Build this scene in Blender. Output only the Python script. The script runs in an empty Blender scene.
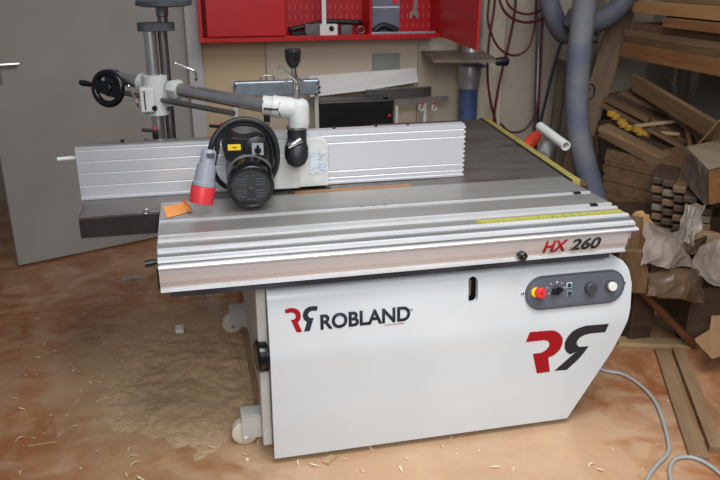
import bpy, bmesh, math, random
from mathutils import Vector, Matrix, noise
V = Vector
random.seed(7)
SC = bpy.context.scene
COL = SC.collection
PI = math.pi

# ------------------------------------------------------------------ camera
F = 740.0
CAMZ = 1.73
YAW, PIT, ROL = [math.radians(a) for a in (12.8, 20.2, 0.05)]
cy, sy, cp, sp = math.cos(YAW), math.sin(YAW), math.cos(PIT), math.sin(PIT)
FWD = V((sy*cp, cy*cp, -sp)); RT = V((cy, -sy, 0)); DN = FWD.cross(RT)
r2 = math.cos(ROL)*RT + math.sin(ROL)*DN; d2 = -math.sin(ROL)*RT + math.cos(ROL)*DN
def P(px, py, **k):
    """a measured point: where the sight line meets the plane x=, y= or z="""
    d = r2*(px-360) + d2*(py-240) + FWD*F
    (a, v), = k.items(); i = 'xyz'.index(a)
    C = V((0, 0, CAMZ))
    return C + d*((v-C[i])/d[i])
cam = bpy.data.cameras.new('camera'); co = bpy.data.objects.new('camera', cam); COL.objects.link(co)
co.matrix_world = Matrix.Translation((0, 0, CAMZ)) @ Matrix((r2, -d2, -FWD)).transposed().to_4x4()
cam.sensor_width = 36; cam.lens = F/720*36; cam.clip_start = .05; cam.clip_end = 50
cam.dof.use_dof = True; cam.dof.focus_distance = 2.55; cam.dof.aperture_fstop = 5.0
SC.camera = co

# ------------------------------------------------------------------ materials
def lin(c):
    return tuple((x/12.92 if x <= .04045 else ((x+.055)/1.055)**2.4) for x in [v/255 for v in c]) + (1,)
MATS = {}
def mat(name, c1, c2=None, rough=.5, metal=0., scale=6, stretch=(1, 1, 1), bump=0., bscale=None, lo=.35, hi=.65, detail=5, spec=.5, alpha=1., trans=0., kind='noise', coat=0.):
    m = bpy.data.materials.new(name); m.use_nodes = True; MATS[name] = m
    nt = m.node_tree; N = nt.nodes; L = nt.links; b = N['Principled BSDF']
    b.inputs['Roughness'].default_value = rough; b.inputs['Metallic'].default_value = metal
    b.inputs['Specular IOR Level'].default_value = spec
    b.inputs['Base Color'].default_value = lin(c1)
    if coat: b.inputs['Coat Weight'].default_value = coat; b.inputs['Coat Roughness'].default_value = .25
    if alpha < 1: b.inputs['Alpha'].default_value = alpha
    if trans: b.inputs['Transmission Weight'].default_value = trans
    tc = N.new('ShaderNodeTexCoord'); mp = N.new('ShaderNodeMapping'); L.new(tc.outputs['Object'], mp.inputs['Vector'])
    mp.inputs['Scale'].default_value = stretch
    if kind == 'wave':
        t = N.new('ShaderNodeTexWave'); t.inputs['Scale'].default_value = scale; t.inputs['Distortion'].default_value = 3.5
        t.inputs['Detail'].default_value = detail; t.bands_direction = 'X'
    else:
        t = N.new('ShaderNodeTexNoise'); t.inputs['Scale'].default_value = scale; t.inputs['Detail'].default_value = detail
    L.new(mp.outputs[0], t.inputs['Vector'])
    if c2:
        r = N.new('ShaderNodeValToRGB'); r.color_ramp.elements[0].position = lo; r.color_ramp.elements[1].position = hi
        r.color_ramp.elements[0].color = lin(c1); r.color_ramp.elements[1].color = lin(c2)
        L.new(t.outputs['Fac'], r.inputs[0]); L.new(r.outputs[0], b.inputs['Base Color'])
    if bump:
        t2 = t
        if bscale:
            t2 = N.new('ShaderNodeTexNoise'); t2.inputs['Scale'].default_value = bscale; t2.inputs['Detail'].default_value = 4; L.new(mp.outputs[0], t2.inputs['Vector'])
        bu = N.new('ShaderNodeBump'); bu.inputs['Strength'].default_value = bump; bu.inputs['Distance'].default_value = .02
        L.new(t2.outputs['Fac'], bu.inputs['Height']); L.new(bu.outputs[0], b.inputs['Normal'])
    return m
M_white = mat('white_enamel', (205, 209, 211), (211, 215, 217), .3, scale=3, bump=.02, bscale=220)
M_frame = mat('frame_enamel', (205, 203, 198), (190, 186, 178), .45, scale=9)
M_cast = mat('cast_white', (204, 204, 200), (188, 187, 181), .5, scale=14, bump=.08, bscale=90)
M_alu = mat('aluminium', (172, 170, 168), (188, 186, 184), .36, .85, scale=5, stretch=(1, 8, 1))
M_alu_top = mat('carriage_aluminium', (152, 148, 142), (168, 164, 158), .44, .6, scale=4, stretch=(.6, 4, 1), lo=.3, hi=.7)
M_alu_lip = mat('aluminium_lip', (215, 214, 214), (225, 224, 224), .36, .4, scale=6)
M_alu_face = mat('anodised_face', (214, 206, 204), (218, 211, 209), .36, .4, scale=2)
M_fence = mat('fence_aluminium', (204, 203, 206), (208, 207, 210), .38, .4, scale=2)
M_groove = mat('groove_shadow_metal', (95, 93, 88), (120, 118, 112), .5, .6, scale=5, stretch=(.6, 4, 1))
M_iron = mat('cast_iron', (92, 85, 80), (118, 110, 103), .46, .5, scale=5, stretch=(1, 2, 1), lo=.3, hi=.7)
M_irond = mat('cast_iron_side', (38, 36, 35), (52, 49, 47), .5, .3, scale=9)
M_darkrail = mat('dark_rail', (52, 56, 64), (74, 78, 86), .45, .2, scale=18, stretch=(.3, 1, 1), lo=.4, hi=.6)
M_black = mat('black_plastic', (17, 17, 19), (24, 24, 26), .35, scale=20)
M_blackg = mat('black_gloss', (12, 12, 14), None, .22)
M_rubber = mat('black_rubber', (24, 25, 28), (34, 35, 38), .5, scale=30)
M_chrome = mat('chrome', (205, 203, 200), None, .17, 1.)
M_steel = mat('turned_steel', (205, 200, 196), (188, 184, 180), .33, .95, scale=8)
M_steeld = mat('dark_steel', (140, 136, 134), (118, 114, 112), .36, .95, scale=8)
M_greycap = mat('grey_cap', (70, 71, 76), (60, 61, 66), .5, scale=12)
M_motor = mat('motor_grey', (112, 110, 106), (88, 86, 82), .6, scale=16)
M_red = mat('red_plastic', (215, 52, 60), None, .4)
M_redpaint = mat('red_paint', (200, 12, 18), (192, 10, 16), .38, scale=4)
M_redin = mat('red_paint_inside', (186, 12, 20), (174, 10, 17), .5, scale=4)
M_redlogo = mat('logo_red', (158, 20, 28), None, .65, spec=.2)
M_darklogo = mat('logo_dark', (46, 44, 46), None, .65, spec=.2)
M_darktext = mat('text_dark', (40, 46, 56), None, .6, spec=.25)
M_grey = mat('plug_grey', (150, 152, 160), None, .45)
M_panelgrey = mat('control_panel_grey', (80, 83, 92), (72, 75, 84), .45, scale=10)
M_yellow = mat('yellow_label', (242, 200, 30), None, .5)
M_rule = mat('yellow_rule', (176, 170, 66), (146, 140, 56), .5, scale=60, stretch=(1, .05, 1), lo=.5, hi=.62)
M_rail_y = mat('rail_yellow', (176, 160, 80), (150, 136, 70), .5, scale=40)
M_green = mat('green_button', (20, 70, 62), None, .4)
M_whitep = mat('white_plastic', (228, 226, 220), None, .4)
M_caster = mat('caster_nylon', (214, 204, 184), None, .45)
M_label = mat('label_paper', (196, 200, 205), (158, 164, 172), .6, scale=160, stretch=(.25, 1, 1), lo=.5, hi=.6)
M_orange = mat('orange_card', (250, 158, 78), (252, 166, 92), .7, scale=10)
M_galv = mat('galvanised_steel', (148, 158, 168), (172, 180, 188), .38, .7, scale=12)
M_doorw = mat('door_white', (166, 160, 152), (154, 147, 139), .55, scale=1.3)
M_wall = mat('wall_panel', (206, 190, 168), (212, 197, 176), .7, scale=2)
M_wall_tan = mat('wall_panel_tan', (200, 178, 142), (206, 185, 150), .7, scale=2)
M_wall_r = mat('wall_plaster', (160, 152, 142), (148, 140, 130), .8, scale=2)
M_trim = mat('trim_white', (196, 194, 190), (188, 186, 181), .5, scale=3)
M_hose = mat('hose_blue_grey', (104, 110, 126), (136, 134, 134), .6, scale=4, lo=.4, hi=.62)
M_hoseb = mat('hose_blue', (66, 84, 132), (92, 106, 144), .45, scale=9)
M_hoseg = mat('hose_grey', (98, 100, 112), (118, 116, 120), .55, scale=7)
M_air = mat('air_hose_red', (92, 30, 40), None, .4)
M_cableg = mat('cable_grey', (160, 158, 154), None, .5)
M_plasticw = mat('clear_wrap', (200, 190, 180), (150, 138, 126), .22, scale=9, bump=.6, bscale=16, alpha=.55)
M_duct = mat('duct_steel', (166, 168, 170), (204, 206, 208), .38, .55, scale=9)
M_cardb = mat('cardboard', (150, 116, 82), (136, 102, 70), .8, scale=5)
M_foam = mat('yellow_foam', (206, 160, 56), (180, 132, 44), .8, scale=30)
def wood(name, a, b, s=3):
    return mat(name, a, b, .6, scale=s, stretch=(1, 9, 9), lo=.3, hi=.7, detail=6, bump=.05)
W_pine = wood('pine', (196, 150, 98), (170, 124, 76))
W_orange = wood('orange_pine', (160, 112, 70), (134, 90, 54))
W_brown = wood('brown_wood', (126, 96, 68), (102, 76, 52))
W_dark = wood('dark_wood', (84, 64, 48), (62, 46, 34))
W_grey = wood('greyed_wood', (130, 116, 98), (108, 95, 80))
W_mid = wood('mid_brown_wood', (148, 118, 86), (124, 96, 68))
W_light = wood('light_wood', (188, 158, 118), (166, 136, 98))
W_red = wood('reddish_wood', (118, 72, 48), (92, 54, 36))

# the floor: orange-brown boards under patches of dust, a painted-in pool of light and a glossy film
def floor_mat():
    m = bpy.data.materials.new('dusty_board_floor'); m.use_nodes = True
    nt = m.node_tree; N = nt.nodes; L = nt.links; b = N['Principled BSDF']
    tc = N.new('ShaderNodeTexCoord')
    def noise_(s, d=5, st=(1, 1, 1), loc=(0, 0, 0), dist=0.):
        mp = N.new('ShaderNodeMapping'); mp.inputs['Scale'].default_value = st; mp.inputs['Location'].default_value = loc
        L.new(tc.outputs['Object'], mp.inputs[0]); t = N.new('ShaderNodeTexNoise'); t.inputs['Scale'].default_value = s
        t.inputs['Detail'].default_value = d; t.inputs['Distortion'].default_value = dist; L.new(mp.outputs[0], t.inputs[0]); return t
    def ramp(src, cols):
        r = N.new('ShaderNodeValToRGB'); e = r.color_ramp.elements
        while len(e) < len(cols): e.new(.5)
        for i, (p, c) in enumerate(cols): e[i].position = p; e[i].color = c if len(c) == 4 else lin(c)
        L.new(src, r.inputs[0]); return r
    def mix(f, a, bb, blend='MIX'):
        x = N.new('ShaderNodeMix'); x.data_type = 'RGBA'; x.blend_type = blend
        if isinstance(f, float): x.inputs[0].default_value = f
        else: L.new(f, x.inputs[0])
        for s, k in ((a, 6), (bb, 7)):
            if isinstance(s, tuple): x.inputs[k].default_value = lin(s)
            else: L.new(s, x.inputs[k])
        return x.outputs[2]
    base = ramp(noise_(2.2, 6, (1, .5, 1), dist=.6).outputs['Fac'], [(.3, (132, 80, 48)), (.5, (154, 98, 60)), (.7, (174, 120, 80))])
    grain = noise_(5, 8, (1, 10, 1))
    c = mix(ramp(grain.outputs['Fac'], [(.35, (0, 0, 0)), (.75, (90, 90, 90))]).outputs[0], base.outputs[0], (116, 64, 38))
    dust = ramp(noise_(3.1, 9, loc=(3, 1, 0), dist=1.2).outputs['Fac'], [(.44, (10, 10, 10)), (.70, (190, 190, 190))])
    c = mix(dust.outputs[0], c, (196, 168, 138))
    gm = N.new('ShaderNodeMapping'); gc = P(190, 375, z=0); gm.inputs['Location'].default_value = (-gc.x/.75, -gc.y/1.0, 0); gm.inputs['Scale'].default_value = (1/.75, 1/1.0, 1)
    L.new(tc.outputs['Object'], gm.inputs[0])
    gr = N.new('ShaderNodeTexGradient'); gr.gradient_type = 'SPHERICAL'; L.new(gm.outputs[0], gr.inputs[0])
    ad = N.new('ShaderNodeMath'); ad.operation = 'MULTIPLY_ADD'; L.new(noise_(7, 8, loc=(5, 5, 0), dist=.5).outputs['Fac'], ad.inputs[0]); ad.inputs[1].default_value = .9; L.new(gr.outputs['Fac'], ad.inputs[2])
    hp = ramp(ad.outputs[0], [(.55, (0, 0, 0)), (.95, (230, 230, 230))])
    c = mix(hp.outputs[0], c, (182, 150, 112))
    g2 = N.new('ShaderNodeMapping'); gc = P(450, 470, z=0); g2.inputs['Location'].default_value = (-gc.x/1.1, -gc.y/.75, 0); g2.inputs['Scale'].default_value = (1/1.1, 1/.75, 1)  # pool of brighter light near the camera, painted into the floor colour as tan
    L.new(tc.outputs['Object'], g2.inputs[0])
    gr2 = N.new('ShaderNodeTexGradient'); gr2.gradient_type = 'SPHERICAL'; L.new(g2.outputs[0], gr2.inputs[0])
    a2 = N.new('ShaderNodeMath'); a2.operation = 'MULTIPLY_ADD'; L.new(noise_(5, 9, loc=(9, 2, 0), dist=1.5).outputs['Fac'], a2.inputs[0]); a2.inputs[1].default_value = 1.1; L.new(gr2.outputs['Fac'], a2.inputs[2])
    light_pool = ramp(a2.outputs[0], [(.58, (0, 0, 0)), (.98, (215, 215, 215))])
    c = mix(light_pool.outputs[0], c, (198, 166, 134))
    sw = ramp(noise_(10, 6, loc=(1, 7, 2), dist=2.5).outputs['Fac'], [(.55, (0, 0, 0)), (.68, (120, 120, 120))])
    c = mix(sw.outputs[0], c, (214, 160, 104))
    # board joints every 1.22 m by .6 m
    br = N.new('ShaderNodeTexBrick'); br.inputs['Scale'].default_value = 1; br.inputs['Mortar Size'].default_value = .003
    br.inputs['Brick Width'].default_value = 30; br.inputs['Row Height'].default_value = 2.6
    br.inputs['Color1'].default_value = br.inputs['Color2'].default_value = (0, 0, 0, 1); br.inputs['Mortar'].default_value = (1, 1, 1, 1)
    mp = N.new('ShaderNodeMapping'); mp.inputs['Rotation'].default_value = (0, 0, .02); mp.inputs['Location'].default_value = (14, 1.34, 0)
    L.new(tc.outputs['Object'], mp.inputs[0]); L.new(mp.outputs[0], br.inputs[0])
    c = mix(br.outputs['Color'], c, (110, 52, 36))
    L.new(c, b.inputs['Base Color'])
    rr = ramp(dust.outputs[0], [(0, (82, 82, 82)), (1, (170, 170, 170))])
    L.new(rr.outputs[0], b.inputs['Roughness'])
    bu = N.new('ShaderNodeBump'); bu.inputs['Strength'].default_value = .12; bu.inputs['Distance'].default_value = .01
    L.new(noise_(26, 6).outputs['Fac'], bu.inputs['Height']); L.new(bu.outputs[0], b.inputs['Normal'])
    return m
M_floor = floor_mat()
M_dust = mat('sawdust', (196, 164, 128), (178, 146, 110), .95, scale=26, bump=.5, bscale=60, lo=.3, hi=.7)

# ------------------------------------------------------------------ mesh helpers
def link(name, me, m, parent=None, smooth=False, bevel=0, origin=None):
    if parent is not None: org = parent_world(parent)
    elif origin is not None: org = V(origin)
    else:
        xs = [v.co.x for v in me.vertices]; ys = [v.co.y for v in me.vertices]; zs = [v.co.z for v in me.vertices]
        org = V(((min(xs)+max(xs))/2, (min(ys)+max(ys))/2, min(zs)))
    me.transform(Matrix.Translation(-org))
    o = bpy.data.objects.new(name, me); COL.objects.link(o)
    if parent is not None: o.parent = parent; o.location = (0, 0, 0)
    else: o.location = org
    me.materials.clear(); me.materials.append(m)
    if smooth:
        for p in me.polygons: p.use_smooth = True
    if bevel:
        b = o.modifiers.new('bevel', 'BEVEL'); b.width = bevel; b.segments = 2; b.limit_method = 'ANGLE'; b.angle_limit = math.radians(40)
    return o
def parent_world(p):
    w = V((0, 0, 0))
    while p is not None: w += V(p.location); p = p.parent
    return w
def obj(name, bm, m, parent=None, smooth=False, bevel=0, origin=None):
    bmesh.ops.recalc_face_normals(bm, faces=bm.faces)
    if smooth == 'auto':
        for f in bm.faces: f.smooth = True
        for e in bm.edges:
            if len(e.link_faces) == 2 and e.calc_face_angle(0) > .6: e.smooth = False
        smooth = False
    me = bpy.data.meshes.new(name); bm.to_mesh(me); bm.free()
    return link(name, me, m, parent, smooth, bevel, origin)
def empty(name, loc, label, cat, group=None):
    o = bpy.data.objects.new(name, None); COL.objects.link(o); o.location = loc; o.empty_display_size = .05
    o['label'] = label; o['category'] = cat
    if group: o['group'] = group
    return o
def tag(o, label, cat, group=None, kind=None):
    o['label'] = label; o['category'] = cat
    if group: o['group'] = group
    if kind: o['kind'] = kind
    return o
def struct(o): o['kind'] = 'structure'; return o
def box(bm, a, b, mx=None):
    a = V(a); b = V(b); r = bmesh.ops.create_cube(bm, size=1)['verts']
    for v in r:
        v.co = V(((a.x+b.x)/2+v.co.x*(b.x-a.x), (a.y+b.y)/2+v.co.y*(b.y-a.y), (a.z+b.z)/2+v.co.z*(b.z-a.z)))
        if mx: v.co = mx @ v.co
    return bm
def frame_of(d, up=V((0, 0, 1))):
    d = V(d).normalized(); up = V(up)
    if abs(d.dot(up.normalized())) > .98: up = V((0, 1, 0))
    s = d.cross(up).normalized(); u = s.cross(d).normalized()
    return d, s, u
def beam(bm, a, b, w, t, up=V((0, 0, 1))):
    """a board from a to b, w wide (sideways) and t thick (along up)"""
    a, b = V(a), V(b); d, s, u = frame_of(b-a, up); L = (b-a).length
    vs = [bm.verts.new(a + d*i*L + s*j*w/2 + u*k*t/2) for i in (0, 1) for j in (-1, 1) for k in (-1, 1)]
    for f in ((0, 1, 3, 2), (4, 6, 7, 5), (0, 4, 5, 1), (2, 3, 7, 6), (0, 2, 6, 4), (1, 5, 7, 3)): bm.faces.new([vs[i] for i in f])
    return bm
def cyl(bm, a, b, r1, r2=None, n=28, cap=True):
    r2 = r1 if r2 is None else r2
    return lathe(bm, a, b, [(0, r1), (1, r2)], n, cap)
def lathe(bm, a, b, prof, n=28, cap=True):
    """prof: (t along a-b, radius)"""
    a, b = V(a), V(b); d, s, u = frame_of(b-a); L = (b-a)
    rings = []
    for t, r in prof:
        rings.append([bm.verts.new(a + L*t + (s*math.cos(2*PI*i/n) + u*math.sin(2*PI*i/n))*max(r, 1e-4)) for i in range(n)])
    for p, q in zip(rings, rings[1:]):
        for i in range(n): bm.faces.new([p[i], p[(i+1) % n], q[(i+1) % n], q[i]])
    if cap: bm.faces.new(rings[0]); bm.faces.new(rings[-1])
    return bm
def catmull(pts, k=8):
    pts = [V(p) for p in pts]; out = []
    q = [pts[0]*2-pts[1]] + pts + [pts[-1]*2-pts[-2]]
    for i in range(1, len(q)-2):
        for j in range(k):
            t = j/k; a, b, c, d = q[i-1:i+3]
            out.append(.5*((2*b) + (c-a)*t + (2*a-5*b+4*c-d)*t*t + (3*b-a-3*c+d)*t**3))
    out.append(pts[-1]); return out
def tube(bm, pts, r, n=12, k=8, rib=0, closed=False, ribn=1):
    c = catmull(pts, k) if k > 1 else [V(p) for p in pts]
    rings = []; s = None
    for i, p in enumerate(c):
        d = (c[min(i+1, len(c)-1)] - c[max(i-1, 0)]).normalized()
        if s is None: _, s, _ = frame_of(d)
        s = (s - d*s.dot(d)).normalized(); u = s.cross(d)
        rr = r(i/(len(c)-1)) if callable(r) else r
        if rib: rr += rib*(1 if (i//ribn) % 2 else -1)
        rings.append([bm.verts.new(p + (s*math.cos(2*PI*j/n) + u*math.sin(2*PI*j/n))*rr) for j in range(n)])
    for p, q in zip(rings, rings[1:]):
        for j in range(n): bm.faces.new([p[j], p[(j+1) % n], q[(j+1) % n], q[j]])
    bm.faces.new(rings[0]); bm.faces.new(rings[-1])
    return bm
def torus(bm, c, axis, R, r, n=36, m=10, a0=0, a1=2*PI):
    d, s, u = frame_of(axis); pts = []
    full = abs(a1-a0-2*PI) < 1e-3
    rings = []
    for i in range(n if full else n+1):
        a = a0+(a1-a0)*i/n; e = s*math.cos(a)+u*math.sin(a)
        rings.append([bm.verts.new(V(c)+e*(R+r*math.cos(2*PI*j/m))+d*r*math.sin(2*PI*j/m)) for j in range(m)])
    L = len(rings)
    for i in range(L if full else L-1):
        p, q = rings[i], rings[(i+1) % L]
        for j in range(m): bm.faces.new([p[j], p[(j+1) % m], q[(j+1) % m], q[j]])
    if not full: bm.faces.new(rings[0]); bm.faces.new(rings[-1])
    return bm
def prism(bm, pts, off):
    """polygon (3D points) pushed by off"""
    a = [bm.verts.new(V(p)) for p in pts]; b = [bm.verts.new(V(p)+V(off)) for p in pts]
    c1 = bm.faces.new(a); c2 = bm.faces.new(b); n = len(a)
    for i in range(n): bm.faces.new([a[i], a[(i+1) % n], b[(i+1) % n], b[i]])
    if n > 4:
        c1.normal_update(); c2.normal_update(); bmesh.ops.triangulate(bm, faces=[c1, c2], ngon_method='EAR_CLIP')
    return bm
B = bmesh.new
def text(name, body, origin, xdir, zdir, width, height, m, parent, shear=0., bold=.02, depth=.0008):
    cu = bpy.data.curves.new(name, 'FONT'); cu.body = body; cu.size = 1; cu.offset = bold; cu.shear = shear
    o = bpy.data.objects.new('tmp_text', cu); COL.objects.link(o)
    dg = bpy.context.evaluated_depsgraph_get(); me = bpy.data.meshes.new_from_object(o.evaluated_get(dg))
    bpy.data.objects.remove(o); bpy.data.curves.remove(cu)
    xs = [v.co.x for v in me.vertices]; ys = [v.co.y for v in me.vertices]
    x0, x1, y0, y1 = min(xs), max(xs), min(ys), max(ys)
    xd, zd = V(xdir).normalized(), V(zdir).normalized(); nd = xd.cross(zd)
    bm = B(); bm.from_mesh(me); bpy.data.meshes.remove(me)
    for v in bm.verts: v.co = V(origin) + xd*((v.co.x-x0)/(x1-x0)*width) + zd*((v.co.y-y0)/(y1-y0)*height)
    g = bmesh.ops.extrude_face_region(bm, geom=bm.faces[:])
    for e in g['geom']:
        if isinstance(e, bmesh.types.BMVert): e.co += nd*depth
    return obj(name, bm, m, parent)
def stadium(cx, cz, hw, r, n=12):
    pts = []
    for s, a0 in ((1, -PI/2), (-1, PI/2)):
        for i in range(n+1):
            a = a0+PI*i/n; pts.append((cx+s*(hw-r)+r*math.cos(a), cz+r*math.sin(a)))
    return pts

# ------------------------------------------------------------------ setting
YW, XR = 5.05, 3.35
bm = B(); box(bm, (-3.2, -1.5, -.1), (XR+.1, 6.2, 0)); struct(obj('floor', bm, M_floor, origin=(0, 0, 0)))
bm = B(); box(bm, (0.06, YW, 0), (XR+.1, YW+.1, 2.7)); struct(obj('wall_back', bm, M_wall, origin=(0, YW, 0)))
bm = B(); box(bm, (XR, -1.5, 0), (XR+.1, YW, 2.7)); struct(obj('wall_right', bm, M_wall_r, origin=(XR, 0, 0)))
bm = B(); box(bm, (-3.2, 6.1, 0), (.06, 6.2, 2.7)); struct(obj('wall_hall', bm, M_wall_r, origin=(-1, 6.1, 0)))
# lining boards of the wall (tan one on the left) and joint strips
bm = B(); box(bm, (.1, YW-.006, 0), (.50, YW, 2.7)); struct(obj('trim_1', bm, M_wall_tan))
bm = B(); box(bm, (.502, YW-.008, 0), (.508, YW-.001, 1.3)); struct(obj('trim_2', bm, M_steeld))
bm = B(); box(bm, (1.56, YW-.003, 0), (1.564, YW-.0005, 1.3)); struct(obj('trim_3', bm, M_steeld))
bm = B(); box(bm, (0.0, YW-.06, 0), (.09, YW+.1, 2.7)); struct(obj('trim_4', bm, M_trim, bevel=.004))
bm = B(); box(bm, (2.2, YW-.012, 0), (XR, YW, 2.7)); struct(obj('trim_5', bm, mat('wall_panel_greyed', (192, 178, 160), (182, 168, 150), .75, scale=2)))
# open door leaf
A, Bp = V((-1.12, 4.60, 0)), V((0.0, 5.07, 0))
dd = (Bp-A).normalized(); nn = V((dd.y, -dd.x, 0))
door = struct(obj('door_1', beam(B(), A+V((0, 0, 1.06)), Bp+V((0, 0, 1.06)), .04, 2.1), M_doorw, origin=(A.x, A.y, 0), bevel=.003))
h = P(10, 64, y=4.62) ; h = A+dd*.06+V((0, 0, h.z))
bm = B(); cyl(bm, h, h+nn*.05, .009, n=12); tube(bm, [h+nn*.05, h+nn*.052+dd*.05, h+nn*.052+dd*.115], .009, 10, 4)
obj('door_handle', bm, M_chrome, door, 'auto')
bm = B(); beam(bm, h-V((0, 0, .11))+nn*.022, h+V((0, 0, .04))+nn*.022, .04, .004, nn); obj('handle_plate', bm, M_steel, door)

# ------------------------------------------------------------------ the machine
MC = empty('combination_machine', (.8, 2.7, 0), 'large white woodworking machine with long aluminium sliding carriage and logo on its front', 'woodworking machine')
def part(name, bm, m, parent=MC, smooth=False, bevel=0): return obj(name, bm, m, parent, smooth, bevel)
ZT = .885
# cabinet body
bm = B(); box(bm, (.185, 2.40, .045), (1.30, 3.56, .70)); part('body', bm, M_frame, bevel=.01)
bm = B(); box(bm, (.165, 2.36, .045), (.20, 2.46, .74)); part('corner_post', bm, M_frame, bevel=.006)
bm = B(); box(bm, (.16, 2.38, .70), (1.42, 3.3, .78)); part('table_support', bm, M_frame)
# front panel: profile in y over z, outline in x over z
def prof_y(z):
    k = [(.03, 2.300), (.44, 2.283), (.47, 2.283), (.64, 2.298), (.67, 2.303), (.69, 2.315), (.705, 2.335), (.715, 2.36), (.72, 2.39)]
    for (a, ya), (b, yb) in zip(k, k[1:]):
        if z <= b: return ya+(yb-ya)*(z-a)/(b-a)
    return k[-1][1]
def out_x(z):
    k = [(.027, 1.377), (.318, 1.531), (.40, 1.563), (.451, 1.579), (.50, 1.585), (.60, 1.583), (.66, 1.566), (.69, 1.545), (.72, 1.49)]
    for (a, ya), (b, yb) in zip(k, k[1:]):
        if z <= b: return ya+(yb-ya)*(z-a)/(b-a)
    return k[-1][1]
zs = sorted(set([.027, .10, .2, .318, .36, .40, .425, .44, .451, .47, .485, .50, .55, .60, .64, .655, .67, .68, .69, .6975, .705, .71, .715, .72]))
bm = B(); cols = 26; grid = []
for z in zs:
    x1 = out_x(z); grid.append([bm.verts.new((.199+(x1-.199)*i/cols, prof_y(z), z)) for i in range(cols+1)])
for a, b in zip(grid, grid[1:]):
    for i in range(cols): bm.faces.new([a[i], a[i+1], b[i+1], b[i]])
ex = bmesh.ops.extrude_face_region(bm, geom=bm.faces[:])
for e in ex['geom']:
    if isinstance(e, bmesh.types.BMVert): e.co.y += .022; e.co.z -= .004 if e.co.z > .6 else 0
panel = part('front_panel', bm, M_white)
# slot cut through the panel
cm = bmesh.new(); prism(cm, [(x, 2.2, z) for x, z in [(.942+.018*math.cos(a), (.665 if i <= 12 else .603)+.018*math.sin(a)) for i, a in enumerate([PI*j/12 for j in range(13)]+[PI+PI*j/12 for j in range(13)])]], (0, .2, 0))
bmesh.ops.recalc_face_normals(cm, faces=cm.faces)
cme = bpy.data.meshes.new('cut'); cm.to_mesh(cme); cm.free(); cob = bpy.data.objects.new('cut', cme); COL.objects.link(cob)
cob.location = (0, 0, 0)
md = panel.modifiers.new('b', 'BOOLEAN'); md.object = cob; md.operation = 'DIFFERENCE'; md.solver = 'EXACT'
bpy.context.view_layer.update()
dg = bpy.context.evaluated_depsgraph_get(); nm = bpy.data.meshes.new_from_object(panel.evaluated_get(dg))
panel.modifiers.clear(); panel.data = nm; bpy.data.objects.remove(cob)
for p in panel.data.polygons: p.use_smooth = True
try: panel.data.set_sharp_from_angle(angle=.5)
except Exception: pass
bm = B(); box(bm, (.92, 2.34, .57), (.985, 2.345, .69)); obj('slot_back', bm, M_black, panel)
bm = B(); cyl(bm, (.937, 2.325, .605), (.937, 2.325, .665), .006, n=10); obj('lever', bm, M_steel, panel)
# logos
def q(pts, sx, sz, ox, oz): return [(ox+x*sx, oz+z*sz) for x, z in pts]
RED = [(55, 275), (100, 271), (140, 268), (158, 272), (172, 283), (181, 298), (182, 312), (179, 328), (172, 343), (160, 356), (145, 368), (128, 374), (135, 430), (85, 437), (68, 360), (100, 356), (118, 346), (130, 330), (131, 318), (124, 309), (110, 306), (40, 314)]
DRK = [(358, 243), (345, 275), (290, 280), (266, 286), (247, 296), (236, 312), (237, 324), (246, 333), (282, 331), (264, 356), (245, 380), (200, 423), (152, 427), (180, 402), (212, 372), (243, 346), (228, 356), (210, 362), (196, 352), (190, 338), (190, 318), (196, 302), (206, 287), (220, 272), (238, 261), (270, 250)]
def logo(pts, conv, name, m):
    w = [conv(x, y) for x, y in pts]
    bm = B(); prism(bm, [V((p.x, prof_y(p.z)-.0004, p.z)) for p in w], (0, -.0008, 0))
    return obj(name, bm, m, panel)
big = lambda x, y: P(515+x/3.84, 260+y/3.84, y=2.287)
small = smalld = lambda x, y: P(280+x/12, 300+y/12, y=2.292)
RED2 = [(60, 125), (110, 105), (170, 105), (215, 120), (243, 150), (252, 190), (245, 235), (215, 270), (265, 378), (198, 383), (130, 240), (165, 238), (188, 215), (190, 190), (175, 165), (140, 155), (65, 165)]
DRK2 = [(455, 80), (448, 130), (380, 135), (350, 150), (335, 180), (345, 205), (370, 218), (405, 215), (355, 368), (288, 373), (322, 262), (290, 240), (274, 205), (278, 160), (300, 120), (345, 90), (400, 80)]
logo(RED, big, 'large_logo_red', M_redlogo); logo(DRK, big, 'large_logo_dark', M_darklogo)
logo(RED2, small, 'small_logo_red', M_redlogo); logo(DRK2, smalld, 'small_logo_dark', M_darktext)
o_ = P(320.5, 329.5, y=2.291); e_ = P(410, 321, y=2.291)
text('brand_lettering', 'ROBLAND', (o_.x, 2.2882, o_.z), (e_.x-o_.x, 0, 0), (0, .08, 1), e_.x-o_.x, .057, M_darktext, panel, bold=.03)
a_ = P(384, 325.8, y=2.287); text('small_lettering', 'woodworking machines', (a_.x, 2.2862, a_.z), (1, 0, 0), (0, .08, 1), .075, .0065, M_redlogo, panel, bold=0)
a_ = P(411.5, 310, y=2.291); bm = B(); torus(bm, (a_.x, prof_y(a_.z)-.0006, a_.z), (0, 1, 0), .0042, .0009, 16, 6); obj('trademark_ring', bm, M_darktext, panel)
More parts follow.
